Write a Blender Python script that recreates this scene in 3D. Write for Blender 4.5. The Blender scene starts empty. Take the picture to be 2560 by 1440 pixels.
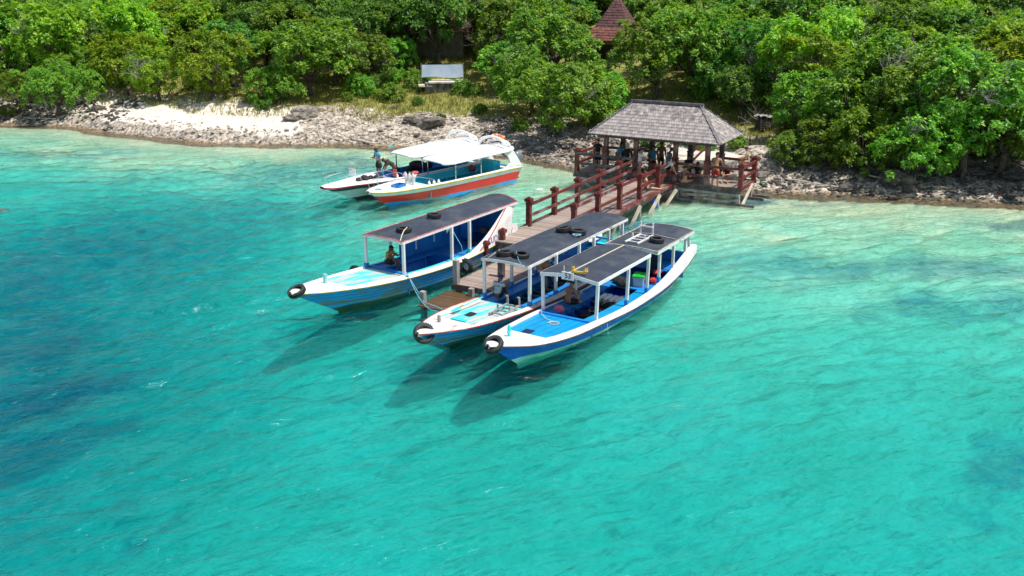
import bpy, bmesh, math, random
import numpy as np
from mathutils import Vector, Matrix, noise as mnoise

R = math.radians
sc = bpy.context.scene
col = sc.collection
PI = math.pi

# ---------------------------------------------------------------- camera, sky, sun, exposure
CAM_H = 10.74; PITCH = R(18.0545); FPX = 2464.7
cd = bpy.data.cameras.new('camera'); cam = bpy.data.objects.new('camera', cd); col.objects.link(cam)
cam.location = (0, 0, CAM_H); cam.rotation_euler = (R(90) - PITCH, 0, 0)
cd.sensor_width = 36.0; cd.lens = 36.0 * FPX / 2560.0; cd.clip_end = 2000; cd.clip_start = 0.1
sc.camera = cam

SUN_EL = R(66); SUN_AZ = R(116)           # azimuth clockwise from +y: the sun stands high on the right
w = bpy.data.worlds.new('World'); sc.world = w; w.use_nodes = True
nt = w.node_tree; nt.nodes.clear()
sky = nt.nodes.new('ShaderNodeTexSky'); sky.sky_type = 'NISHITA'; sky.sun_disc = False
sky.sun_elevation = SUN_EL; sky.sun_rotation = SUN_AZ; sky.air_density = 1.2; sky.dust_density = 1.5
bg = nt.nodes.new('ShaderNodeBackground'); bg.inputs[1].default_value = 0.125
wo = nt.nodes.new('ShaderNodeOutputWorld')
nt.links.new(sky.outputs[0], bg.inputs[0]); nt.links.new(bg.outputs[0], wo.inputs[0])

sl = bpy.data.lights.new('sun', 'SUN'); sl.energy = 4.95; sl.angle = R(0.53); sl.color = (1.0, .955, .88)
so = bpy.data.objects.new('sun', sl); col.objects.link(so)
sdir = Vector((math.sin(SUN_AZ) * math.cos(SUN_EL), math.cos(SUN_AZ) * math.cos(SUN_EL), math.sin(SUN_EL)))
so.rotation_euler = sdir.to_track_quat('Z', 'Y').to_euler(); so.location = (40, -20, 60)

sc.view_settings.view_transform = 'Standard'; sc.view_settings.look = 'None'
sc.view_settings.exposure = 0.12; sc.view_settings.gamma = 1.0; sc.view_settings.use_curve_mapping = False
sc.render.engine = 'CYCLES'
cy = sc.cycles
cy.use_denoising = True; cy.denoiser = 'OPENIMAGEDENOISE'
cy.max_bounces = 8; cy.transparent_max_bounces = 16; cy.volume_bounces = 0
cy.diffuse_bounces = 3; cy.glossy_bounces = 3; cy.transmission_bounces = 5
cy.sample_clamp_indirect = 4; cy.sample_clamp_direct = 1.4
cy.use_adaptive_sampling = True; cy.adaptive_threshold = 0.01

# ---------------------------------------------------------------- helpers
def at(px, py, z=0.0):
    """point at height z behind pixel px,py of the 2560x1440 photograph"""
    u = (px - 1280) / FPX; v = (py - 720) / FPX
    d = (u, math.cos(PITCH) - v * math.sin(PITCH), -math.sin(PITCH) - v * math.cos(PITCH))
    t = (z - CAM_H) / d[2]
    return Vector((d[0] * t, d[1] * t, z))

def tag(o, label=None, cat=None, group=None, kind=None):
    if label: o['label'] = label
    if cat: o['category'] = cat
    if group: o['group'] = group
    if kind: o['kind'] = kind
    return o

def empty(name, loc=(0, 0, 0), rz=0, label=None, cat=None, group=None, kind=None):
    o = bpy.data.objects.new(name, None); col.objects.link(o)
    o.location = loc; o.rotation_euler = (0, 0, rz); o.empty_display_size = .3
    return tag(o, label, cat, group, kind)

def link(name, me, parent=None, loc=None, rot=None, scale=None):
    o = bpy.data.objects.new(name, me); col.objects.link(o)
    if parent is not None: o.parent = parent
    if loc is not None: o.location = loc
    if rot is not None: o.rotation_euler = rot
    if scale is not None: o.scale = scale
    return o

class MB:
    """collects shapes and builds them as one mesh object"""
    def __init__(s): s.v = []; s.f = []; s.m = []; s.mi = 0
    def add(s, vs, fs):
        n = len(s.v); s.v += [tuple(p) for p in vs]
        for f in fs: s.f.append(tuple(n + i for i in f)); s.m.append(s.mi)
    def box(s, c, d, rz=0, rot=None):
        x, y, z = d[0] / 2, d[1] / 2, d[2] / 2
        vs = [Vector(p) for p in ((-x,-y,-z),(x,-y,-z),(x,y,-z),(-x,y,-z),(-x,-y,z),(x,-y,z),(x,y,z),(-x,y,z))]
        M = Matrix.Rotation(rz, 3, 'Z') if rot is None else rot
        c = Vector(c); s.add([M @ p + c for p in vs], [(0,3,2,1),(4,5,6,7),(0,1,5,4),(1,2,6,5),(2,3,7,6),(3,0,4,7)]); return s
    def bar(s, p, q, w_, h_, up=(0, 0, 1)):
        p = Vector(p); q = Vector(q); d = (q - p); L = d.length
        if L < 1e-6: return s
        x = d / L; u = Vector(up)
        if abs(x.dot(u)) > .98: u = Vector((1, 0, 0))
        y = u.cross(x).normalized(); z = x.cross(y)
        M = Matrix((x, y, z)).transposed()
        return s.box((p + q) / 2, (L, w_, h_), rot=M)
    def tube(s, pts, r, n=6, close=True):
        pts = [Vector(p) for p in pts]
        rs = r if hasattr(r, '__len__') else [r] * len(pts)
        base = len(s.v); prev = None
        for i, p in enumerate(pts):
            d = (pts[min(i + 1, len(pts) - 1)] - pts[max(i - 1, 0)])
            if d.length < 1e-9: d = Vector((0, 0, 1))
            d.normalize()
            if prev is None:
                a = Vector((0, 0, 1)) if abs(d.z) < .9 else Vector((1, 0, 0)); a = d.cross(a).normalized()
            else:
                a = (prev - d * prev.dot(d))
                a = a.normalized() if a.length > 1e-6 else d.orthogonal().normalized()
            prev = a; b = d.cross(a)
            for k in range(n):
                t = 2 * PI * k / n; s.v.append(tuple(p + (a * math.cos(t) + b * math.sin(t)) * rs[i]))
        for i in range(len(pts) - 1):
            for k in range(n):
                s.f.append((base + i*n + k, base + i*n + (k+1) % n, base + (i+1)*n + (k+1) % n, base + (i+1)*n + k)); s.m.append(s.mi)
        if close:
            s.f.append(tuple(base + k for k in range(n))[::-1]); s.m.append(s.mi)
            s.f.append(tuple(base + (len(pts)-1)*n + k for k in range(n))); s.m.append(s.mi)
        return s
    def lathe(s, prof, n=16, c=(0, 0, 0), M=None):
        base = len(s.v); c = Vector(c)
        for (r, z) in prof:
            for k in range(n):
                t = 2 * PI * k / n; p = Vector((r * math.cos(t), r * math.sin(t), z))
                if M is not None: p = M @ p
                s.v.append(tuple(p + c))
        for i in range(len(prof) - 1):
            for k in range(n):
                s.f.append((base + i*n + k, base + i*n + (k+1) % n, base + (i+1)*n + (k+1) % n, base + (i+1)*n + k)); s.m.append(s.mi)
        return s
    def grid(s, P, flip=False, closed_u=False):
        """P rows x cols of points"""
        base = len(s.v); nr = len(P); nc = len(P[0])
        for row in P:
            for p in row: s.v.append(tuple(p))
        for i in range(nr - 1):
            for j in range(nc - 1 if not closed_u else nc):
                j2 = (j + 1) % nc
                f = (base + i*nc + j, base + i*nc + j2, base + (i+1)*nc + j2, base + (i+1)*nc + j)
                s.f.append(f[::-1] if flip else f); s.m.append(s.mi)
        return s
    def mesh(s, name, mats, smooth=False):
        me = bpy.data.meshes.new(name); me.from_pydata(s.v, [], s.f)
        for m in (mats if isinstance(mats, (list, tuple)) else [mats]): me.materials.append(m)
        me.polygons.foreach_set('material_index', s.m)
        if smooth: me.polygons.foreach_set('use_smooth', [True] * len(s.f))
        me.update(); return me
    def build(s, name, mats, parent=None, smooth=False, label=None, bevel=0, loc=None, rot=None):
        o = link(name, s.mesh(name, mats, smooth), parent, loc, rot)
        if label: o['label'] = label
        if bevel:
            b = o.modifiers.new('bevel', 'BEVEL'); b.width = bevel; b.segments = 2; b.limit_method = 'ANGLE'
        return o

def hermite(xs, ys, x):
    """smooth interpolation through the points"""
    xs = list(xs); n = len(xs)
    if x <= xs[0]: return ys[0]
    if x >= xs[-1]: return ys[-1]
    i = max(k for k in range(n - 1) if xs[k] <= x)
    def sl_(k):
        if k == 0: return (ys[1]-ys[0])/(xs[1]-xs[0])
        if k == n-1: return (ys[-1]-ys[-2])/(xs[-1]-xs[-2])
        a = (ys[k]-ys[k-1])/(xs[k]-xs[k-1]); b = (ys[k+1]-ys[k])/(xs[k+1]-xs[k])
        return 0 if a*b <= 0 and k > 1 else (a+b)/2
    h = xs[i+1]-xs[i]; t = (x-xs[i])/h
    return ((2*t**3-3*t*t+1)*ys[i] + (t**3-2*t*t+t)*h*sl_(i) + (-2*t**3+3*t*t)*ys[i+1] + (t**3-t*t)*h*sl_(i+1))

# ---------------------------------------------------------------- materials
def newmat(name):
    m = bpy.data.materials.new(name); m.use_nodes = True; m.node_tree.nodes.clear(); return m, m.node_tree
def N(t, kind, **kw):
    n = t.nodes.new(kind)
    for k, v in kw.items():
        if k == 'ins':
            for a, b in v.items(): n.inputs[a].default_value = b
        else: setattr(n, k, v)
    return n
def noise_node(t, vec, scale, detail=4, rough=.55, dist=0):
    n = N(t, 'ShaderNodeTexNoise'); n.inputs['Scale'].default_value = scale; n.inputs['Detail'].default_value = detail
    n.inputs['Roughness'].default_value = rough; n.inputs['Distortion'].default_value = dist
    t.links.new(vec, n.inputs['Vector']); return n
def ramp(t, fac, stops):
    r = N(t, 'ShaderNodeValToRGB'); e = r.color_ramp.elements
    while len(e) < len(stops): e.new(.5)
    for k, (p, c) in enumerate(stops): e[k].position = p; e[k].color = (*c[:3], 1) if len(c) >= 3 else (c[0],)*3 + (1,)
    t.links.new(fac, r.inputs[0]); return r
def mixc(t, fac, a, b, mode='MIX'):
    m = N(t, 'ShaderNodeMix', data_type='RGBA', blend_type=mode)
    for sock, v in ((m.inputs[0], fac), (m.inputs[6], a), (m.inputs[7], b)):
        if hasattr(v, 'links') or isinstance(v, bpy.types.NodeSocket): t.links.new(v, sock)
        elif isinstance(v, (int, float)): sock.default_value = v
        else: sock.default_value = (*v[:3], 1)
    return m.outputs[2]
def M(name, c1, c2=None, scale=3, rough=.6, bump=0, bscale=None, stretch=(1, 1, 1), lo=.42, hi=.62, detail=6,
      c3=None, s3=1.2, lo3=.56, hi3=.62, spec=.5, metal=0, isl=0, coords='Object', st3=(1,1,1), rvar=.1):
    m, t = newmat(name)
    out = N(t, 'ShaderNodeOutputMaterial'); b = N(t, 'ShaderNodeBsdfPrincipled')
    t.links.new(b.outputs[0], out.inputs[0])
    tc = N(t, 'ShaderNodeTexCoord'); mp = N(t, 'ShaderNodeMapping'); mp.inputs['Scale'].default_value = stretch
    t.links.new(tc.outputs[coords], mp.inputs[0]); vec = mp.outputs[0]
    c2 = c2 or tuple(x * .8 for x in c1)
    n1 = noise_node(t, vec, scale, detail)
    c = ramp(t, n1.outputs[0], [(lo, c1), (hi, c2)]).outputs[0]
    if c3:
        mp3 = N(t, 'ShaderNodeMapping'); mp3.inputs['Scale'].default_value = st3; mp3.inputs['Location'].default_value = (7.3, 3.1, 1.7)
        t.links.new(tc.outputs[coords], mp3.inputs[0])
        n3 = noise_node(t, mp3.outputs[0], s3, 8, .65)
        f3 = ramp(t, n3.outputs[0], [(lo3, (0, 0, 0)), (hi3, (1, 1, 1))]).outputs[0]
        c = mixc(t, f3, c, c3)
    if isl:
        g = N(t, 'ShaderNodeNewGeometry'); oi = N(t, 'ShaderNodeObjectInfo')
        ad = N(t, 'ShaderNodeMath', operation='ADD'); t.links.new(g.outputs['Random Per Island'], ad.inputs[0]); t.links.new(oi.outputs['Random'], ad.inputs[1])
        fr = N(t, 'ShaderNodeMath', operation='FRACT'); t.links.new(ad.outputs[0], fr.inputs[0])
        rr = ramp(t, fr.outputs[0], [(0, (1-isl,)*3), (1, (1+isl*.6,)*3)])
        c = mixc(t, 1.0, c, rr.outputs[0], 'MULTIPLY')
    t.links.new(c, b.inputs['Base Color'])
    n2 = noise_node(t, vec, (bscale or scale * 4), 5)
    rm = N(t, 'ShaderNodeMapRange'); rm.inputs[3].default_value = rough - rvar; rm.inputs[4].default_value = rough + rvar
    t.links.new(n2.outputs[0], rm.inputs[0]); t.links.new(rm.outputs[0], b.inputs['Roughness'])
    b.inputs['Metallic'].default_value = metal; b.inputs['Specular IOR Level'].default_value = spec
    if bump:
        bp = N(t, 'ShaderNodeBump'); bp.inputs['Strength'].default_value = 1.0; bp.inputs['Distance'].default_value = bump
        t.links.new(n2.outputs[0], bp.inputs['Height']); t.links.new(bp.outputs[0], b.inputs['Normal'])
    return m

WOODG = (.26, .235, .21)
m_red    = M('red_stained_wood', (.17,.022,.018), (.10,.016,.014), 4, .5, .004, 20, (1,1,.4), c3=(.22,.16,.14), s3=3.5, lo3=.60, hi3=.72)
m_redw   = M('worn_red_wood', (.16,.03,.025), (.10,.02,.018), 4, .6, .004, 20, c3=(.27,.23,.21), s3=1.4, lo3=.50, hi3=.62)
m_dark   = M('dark_weathered_wood', (.10,.075,.07), (.055,.04,.04), 5, .7, .006, 25, c3=(.2,.17,.15), s3=2.2, lo3=.52, hi3=.66)
m_plank  = M('deck_plank_wood', (.34,.27,.225), (.22,.165,.14), 3, .75, .004, 30, (1,.15,1), isl=.22, c3=(.22,.08,.06), s3=1.1, lo3=.60, hi3=.70)
m_wet    = M('wet_algae_wood', (.13,.075,.035), (.06,.035,.018), 3, .35, .006, 25, (1,.2,1), c3=(.16,.12,.03), s3=1.6)
m_grey   = M('grey_weathered_wood', (.33,.31,.29), (.20,.185,.17), 6, .8, .005, 22, (1,1,.2))
m_pale   = M('pale_new_timber', (.58,.50,.42), (.44,.36,.28), 3, .7, .003, 25, c3=(.25,.12,.07), s3=3, lo3=.66, hi3=.7)
m_shing  = M('grey_wood_shingle', (.37,.325,.305), (.19,.165,.16), 5, .8, .004, 40, (1,1,1), isl=.33)
m_ridge  = M('dark_ridge_wood', (.16,.14,.145), (.09,.08,.085), 5, .8, .005, 30)
m_conc   = M('pale_concrete', (.62,.57,.49), (.48,.43,.36), 1.2, .85, .01, 14, c3=(.33,.28,.22), s3=.8)
m_stone  = M('grey_rubble_stone', (.26,.24,.22), (.12,.11,.10), 3, .9, .05, 6, c3=(.06,.055,.05), s3=4, lo3=.55, hi3=.62)
m_white  = M('white_boat_paint', (.80,.79,.76), (.68,.66,.62), 2, .5, .003, 20, c3=(.45,.38,.31), s3=3.0, lo3=.62, hi3=.72, st3=(.5,1.5,1.5))
m_whitew = M('worn_white_boat_paint', (.76,.74,.70), (.60,.58,.54), 2, .6, .004, 20, c3=(.33,.26,.20), s3=2.8, lo3=.54, hi3=.64, st3=(.5,1.5,1.5))
m_cyan   = M('bright_cyan_paint', (.0,.30,.60), (.0,.24,.52), 1.5, .45, .002, 18, c3=(.01,.18,.42), s3=4, lo3=.68, hi3=.74)
m_turq   = M('worn_turquoise_paint', (.06,.60,.62), (.12,.66,.66), 2, .55, .003, 18, c3=(.52,.50,.47), s3=2.0, lo3=.45, hi3=.55, st3=(.35,1.6,1))
m_turqp  = M('plain_turquoise_paint', (.03,.62,.66), (.05,.55,.60), 2, .5, .002, 18)
m_blue   = M('strong_blue_paint', (.006,.085,.62), (.005,.07,.52), 1.5, .45, .002, 18, c3=(.05,.14,.4), s3=5, lo3=.68, hi3=.74)
m_int    = M('interior_blue_paint', (.008,.22,.62), (.006,.17,.52), 1.5, .5, .002, 18, c3=(.03,.25,.42), s3=3, lo3=.62, hi3=.72)
m_bluew  = M('weathered_blue_hull_paint', (.02,.34,.80), (.015,.27,.68), 1.4, .5, .004, 16, c3=(.20,.21,.21), s3=1.3, lo3=.52, hi3=.58, st3=(.35,1,1.6))
m_boot   = M('pale_green_waterline_paint', (.62,.70,.60), (.44,.54,.40), 2, .6, .003, 14)
m_algae  = M('dark_algae_bottom', (.06,.07,.02), (.02,.05,.035), 3, .6, .01, 10)
m_black  = M('black_rubber', (.018,.018,.02), (.03,.03,.032), 8, .62, .004, 60)
m_tarp   = M('dark_grey_tarpaulin', (.034,.042,.060), (.048,.057,.076), 1.3, .55, .035, 1.7, (1,2.2,1), c3=(.085,.093,.108), s3=1.1, lo3=.50, hi3=.72, spec=.3)
m_rub    = M('dark_rub_rail', (.06,.045,.04), (.10,.08,.07), 6, .7)
m_redp   = M('bright_red_hull_paint', (.78,.022,.016), (.66,.02,.016), 1.6, .4, .003, 14, c3=(.46,.10,.08), s3=1.6, lo3=.62, hi3=.8, st3=(.3,1,1.5))
m_yell   = M('mustard_rail_paint', (.55,.42,.06), (.42,.31,.05), 3, .5)
m_yellow = M('yellow_plastic', (.75,.52,.02), (.65,.42,.02), 3, .45)
m_pgrey  = M('pale_grey_hull_paint', (.70,.71,.74), (.62,.63,.66), 2, .4, .002, 14)
m_maroon = M('maroon_paint', (.32,.01,.03), (.25,.008,.025), 2, .4)
m_char   = M('charcoal_hull_paint', (.02,.022,.03), (.03,.033,.04), 2, .4)
m_gel    = M('white_gelcoat', (.86,.86,.85), (.82,.82,.81), 1, .25, 0, 4, spec=.5)
m_steel  = M('stainless_tube', (.6,.6,.6), (.5,.5,.5), 4, .25, metal=1)
m_aqua   = M('aqua_interior_paint', (.02,.48,.62), (.02,.40,.54), 2, .5)
m_tank   = M('pale_tank_metal', (.62,.62,.60), (.5,.5,.49), 3, .4)
m_tankw  = M('white_tank_paint', (.88,.86,.80), (.8,.77,.7), 3, .4)
m_gear   = M('black_neoprene', (.012,.012,.014), (.02,.02,.024), 5, .7, .01, 20)
m_hose   = M('pale_yellow_hose', (.55,.52,.2), (.45,.42,.16), 3, .5)
m_rope   = M('light_blue_rope', (.12,.42,.60), (.3,.55,.65), 20, .8)
m_ropew  = M('cream_rope', (.62,.58,.45), (.5,.46,.36), 20, .85)
m_green  = M('green_plastic_lid', (.02,.50,.06), (.02,.42,.05), 2, .4)
m_plas   = M('translucent_grey_plastic', (.42,.47,.52), (.36,.41,.46), 2, .35)
m_pink   = M('pink_fabric', (.75,.18,.24), (.6,.12,.18), 6, .7)
m_redf   = M('red_fabric', (.55,.02,.03), (.4,.015,.02), 6, .7)
m_purple = M('purple_fabric', (.25,.05,.35), (.5,.08,.3), 14, .6)
m_navy   = M('navy_casing', (.01,.02,.05), (.014,.026,.06), 2, .35)
m_orange = M('orange_lifebuoy', (.85,.22,.02), (.75,.18,.02), 3, .5)
m_coral  = M('coral_red_plastic', (.80,.09,.08), (.7,.07,.07), 3, .5)
m_engine = M('grey_outboard_cowl', (.16,.19,.23), (.11,.13,.17), 2, .3)
m_rock   = M('grey_limestone_rock', (.34,.29,.235), (.11,.10,.09), 1.8, .9, .08, 5, c3=(.085,.072,.06), s3=.55, lo3=.50, hi3=.60, isl=.35)
m_rockl  = M('cream_limestone_rubble', (.52,.45,.36), (.28,.24,.20), 1.8, .9, .06, 5, c3=(.16,.14,.12), s3=.6, lo3=.54, hi3=.64, isl=.35)
m_rockd  = M('dark_wet_shaded_rock', (.10,.09,.075), (.05,.045,.04), 2.2, .8, .06, 5, isl=.3)  # wet stone; the dark tone also paints tree shade on the right shore
m_drift  = M('bleached_driftwood', (.50,.43,.35), (.34,.28,.22), 5, .85, .01, 20, isl=.25)
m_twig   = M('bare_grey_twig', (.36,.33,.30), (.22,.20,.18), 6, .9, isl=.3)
m_bark   = M('brown_grey_bark', (.12,.095,.075), (.06,.048,.04), 5, .9, .03, 14)
m_tile   = M('red_clay_tile', (.22,.075,.05), (.11,.05,.045), 4, .8, .01, 20, isl=.35)
m_plast  = M('cream_plaster', (.22,.19,.14), (.14,.12,.09), 2, .9)
m_void   = M('dark_interior', (.012,.011,.01), (.02,.018,.016), 2, .9)
m_banner = M('white_blue_banner', (.36,.44,.52), (.28,.36,.46), 1, .6)
m_card   = M('brown_card_box', (.40,.24,.13), (.32,.19,.10), 3, .8)
m_skin   = [M('tanned_skin', (.46,.23,.14), (.42,.20,.12), 6, .55), M('brown_skin', (.34,.155,.095), (.29,.13,.08), 6, .55),
            M('dark_brown_skin', (.16,.078,.05), (.13,.062,.04), 6, .5), M('fair_skin', (.60,.34,.22), (.55,.30,.19), 6, .55)]
m_hair   = M('black_hair', (.012,.01,.009), (.02,.016,.013), 20, .6)
m_hairb  = M('brown_hair', (.09,.05,.03), (.06,.035,.02), 20, .6)
def cloth(name, c, c2=None, scale=12): return M(name, c, c2 or tuple(x*.85 for x in c), scale, .85, .004, 30)
m_paper  = M('white_paper', (.78,.77,.74), None, 3, .7)
m_frond  = M('seaweed_patch', (.12,.12,.03), (.05,.07,.02), 5, .9)

# ---------------------------------------------------------------- terrain
SHORE = [(-140,96),(-90,84),(-60,77),(-36.8,70.9),(-30.4,69.4),(-26.5,66.4),(-23.2,64.9),(-19,62.6),(-14.7,62.2),(-11,62.2),(-7,61.6),(-3,59.8),(.5,57.9),
         (3.4,55.2),(6,52.0),(9,50.0),(12.4,48.4),(18,47.2),(24.4,45.9),(34,43.5),(50,41),(80,33),(140,20)]
_SX = np.array([p[0] for p in SHORE], float); _SY = np.array([p[1] for p in SHORE], float)
def inland(x, y):
    """signed distance to the shoreline, positive on land (numpy)"""
    x = np.atleast_1d(np.asarray(x, float)); y = np.atleast_1d(np.asarray(y, float))
    best = np.full(x.shape, 1e9)
    for i in range(len(SHORE) - 1):
        ax, ay, bx, by = _SX[i], _SY[i], _SX[i+1], _SY[i+1]
        dx, dy = bx-ax, by-ay; t = np.clip(((x-ax)*dx + (y-ay)*dy) / (dx*dx+dy*dy), 0, 1)
        best = np.minimum(best, np.hypot(x-ax-t*dx, y-ay-t*dy))
    return np.where(y > np.interp(x, _SX, _SY), best, -best)
def vnoise(x, y, f, seed=0):
    """cheap value noise (numpy)"""
    X = x*f; Y = y*f; xi = np.floor(X).astype(np.int64); yi = np.floor(Y).astype(np.int64); fx = X-xi; fy = Y-yi
    fx = fx*fx*(3-2*fx); fy = fy*fy*(3-2*fy)
    def h(a, b):
        n = (a*374761393 + b*668265263 + seed*974634777) & 0x7fffffff; n = ((n ^ (n >> 13)) * 1274126177) & 0x7fffffff
        return ((n ^ (n >> 16)) & 0xffff) / 65535.0
    return (h(xi,yi)*(1-fx)+h(xi+1,yi)*fx)*(1-fy) + (h(xi,yi+1)*(1-fx)+h(xi+1,yi+1)*fx)*fy
def fbm(x, y, f, o=4, seed=0):
    s = 0; a = .5; t = 0
    for k in range(o): s = s + a*(vnoise(x, y, f*2**k, seed+k)-.5); t += a; a *= .55
    return s/t
def smooth(a, b, x):
    t = np.clip((x-a)/(b-a), 0, 1); return t*t*(3-2*t)
def terrain(x, y):
    x = np.atleast_1d(np.asarray(x, float)); y = np.atleast_1d(np.asarray(y, float))
    s0 = inland(x, y); s = s0 + fbm(x, y, .28, 3, 5) * 1.6 * smooth(0, 4, np.abs(s0)+1.5)*smooth(-9, -2, s0)
    land = np.interp(s, [0, 1, 3, 5, 8, 12, 20, 30, 45, 70, 110, 200], [0, .22, .6, .95, 1.4, 2.0, 3.2, 5.0, 8.5, 15, 28, 60])
    sea = -np.interp(-s, [0, 1, 3, 6, 10, 15, 20, 30, 45, 60, 200], [0, .04, .09, .16, .28, .50, .95, 1.85, 2.4, 2.7, 4.0])*(1+.9*smooth(-4, -20, x)*smooth(6, 13, -s))
    z = np.where(s > 0, land, sea)
    shelf = smooth(-35, -30, x) * smooth(-9, -13, x)                      # the pale limestone shelf on the left shore
    z = z + shelf * (smooth(-.1, .8, s) * .38 - smooth(3, 9, s) * .1)
    rough_ = smooth(0, .5, s) * smooth(11, 4, s)
    z = z + rough_ * (fbm(x, y, .9, 4, 11) * .42 + np.abs(fbm(x, y, 2.1, 3, 21)) * .30) + smooth(0, 6, s)*fbm(x, y, .15, 4, 31) * .9
    z = z + smooth(-3, -13, s0) * (fbm(x, y, .35, 4, 41) * .42) + smooth(-.5, -3, s0)*fbm(x, y, .6, 3, 42)*.08
    return z
def gz(x, y): return float(terrain(x, y)[0])
def ground_at(px, py, dz=0):
    """march the view ray of a pixel to the ground (the thing then stands there)"""
    u = (px-1280)/FPX; v = (py-720)/FPX
    d = Vector((u, math.cos(PITCH)-v*math.sin(PITCH), -math.sin(PITCH)-v*math.cos(PITCH)))
    t = np.arange(12, 200, .25); X = d.x*t; Y = d.y*t; Z = CAM_H + d.z*t
    T = np.maximum(terrain(X, Y), -5) + dz; k = np.argmax(Z < T)
    if Z[k] >= T[k]: k = len(t)-1
    return Vector((float(X[k]), float(Y[k]), float(T[k])-dz))

def grid_mesh(name, xs, ys, zfun, mats, attrs=None, keep=None):
    X, Y = np.meshgrid(xs, ys); x = X.ravel(); y = Y.ravel(); z = zfun(x, y)
    nx, ny = len(xs), len(ys)
    i = np.arange(nx*ny).reshape(ny, nx); f = np.stack([i[:-1,:-1], i[:-1,1:], i[1:,1:], i[1:,:-1]], -1).reshape(-1, 4)
    if keep is not None: f = f[keep(x, y, z)[f].any(1)]
    me = bpy.data.meshes.new(name); me.vertices.add(len(x)); me.vertices.foreach_set('co', np.stack([x,y,z],-1).ravel().astype(np.float32))
    me.loops.add(len(f)*4); me.loops.foreach_set('vertex_index', f.ravel().astype(np.int32))
    me.polygons.add(len(f)); me.polygons.foreach_set('loop_start', np.arange(0, len(f)*4, 4, dtype=np.int32))
    me.polygons.foreach_set('loop_total', np.full(len(f), 4, np.int32)); me.polygons.foreach_set('use_smooth', np.ones(len(f), bool))
    me.update(calc_edges=True); me.validate()
    for m in mats: me.materials.append(m)
    for k, fn in (attrs or {}).items():
        a = me.attributes.new(k, 'FLOAT', 'POINT'); a.data.foreach_set('value', fn(x, y, z).astype(np.float32))
    return me

# patches of seagrass and reef on the bottom: centre, radii, rotation, strength
PATCH = []
def patch(px, py, rx, ry, s, z=-1.5, rot=0):
    p = at(px, py, z); PATCH.append((p.x, p.y, rx, ry, rot, s))
patch(480, 590, 8, 5.5, .50, -1.5); patch(330, 520, 7, 4, .32, -1.5); patch(250, 670, 6, 3.2, .60, -2, .2); patch(420, 700, 5, 2.4, .45, -2)
patch(60, 700, 3.5, 3, .5, -2); patch(90, 1085, 3.1, 1.5, 1.25, -2.6, .35); patch(-40, 1130, 2.4, 1.2, 1.2, -2.6, .35); patch(170, 950, 3, 1.6, .5, -2.6, .3)
patch(80, 830, 3.5, 2.5, .5, -2.4); patch(760, 470, 6, 4, .5, -1)
patch(2150, 755, 6, 1.3, .55, -1.6, -.1); patch(2420, 750, 5, 1.5, .6, -1.6, -.2); patch(1900, 740, 3, 1.1, .45, -1.5); patch(1800, 710, 2.5, 1.1, .45, -1.2)
patch(2330, 890, 2.2, 1.0, .65, -2.4, -.1); patch(2120, 905, 1.2, .6, .6, -2.4); patch(2540, 900, 1.6, 1.2, .6, -2.4)
patch(1950, 1010, 1.2, .45, .3, -2.8); patch(1640, 1100, .8, .45, .35, -3); patch(930, 1090, .8, .4, .4, -3); patch(600, 1065, .6, .35, .55, -3)
patch(470, 1135, .5, .35, .6, -3); patch(1120, 1190, .9, .35, .45, -3); patch(420, 1390, .7, .22, .6, -3); patch(1350, 1200, .8, .5, .25, -3)
patch(2520, 1330, .9, 1.0, .85, -3, .2); patch(2420, 1400, .9, .4, .5, -3); patch(2300, 1150, 1.0, .5, .3, -3); patch(1760, 1260, 1.4, .6, .2, -3)
patch(1850, 460+60, 3, .8, .8, -.3); patch(1560, 590, 2.2, 1.2, .9, -.5); patch(1660, 575, 1.5, .8, .6, -.4); patch(1880, 530, .9, .35, .9, -.3)
patch(2050, 520, 4, .7, .4, -.2); patch(2520, 590, 2.5, 1.2, .6, -.6); patch(840, 405, 1.6, 1.2, .6, -.2); patch(890, 415, 1.0, .6, .6, -.2)
patch(2200, 650, 2, .8, .25, -1); patch(1520, 1010, 1.6, .5, .2, -2.8); patch(700, 950, 3, .6, .25, -2.8); patch(1900, 830, 3, .8, .3, -2.2)
patch(600, 440, 5, 2, .25, -.6); patch(150, 410, 8, 2.2, .40, -.7)
def reef(x, y, z):
    r = np.zeros_like(x)
    wx = x + fbm(x, y, .5, 3, 71) * 3.2; wy = y + fbm(x, y, .5, 3, 72) * 2.4
    for (cx, cy_, rx, ry, rot, s) in PATCH:
        c, sn = math.cos(rot), math.sin(rot); dx = wx-cx; dy = wy-cy_
        u = (dx*c+dy*sn)/rx; v = (-dx*sn+dy*c)/ry
        r = np.maximum(r, s*np.clip(1.25 - (u*u+v*v), 0, 1))
    return np.clip(r, 0, 1.3)

xs = np.concatenate([np.linspace(-150, -50, 40), np.arange(-49.5, 42, .22), np.linspace(43, 150, 40)])
ys = np.concatenate([np.linspace(-30, 9, 14), np.arange(9.6, 75, .22), np.linspace(75.6, 96, 60), np.linspace(97, 230, 60)])

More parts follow.
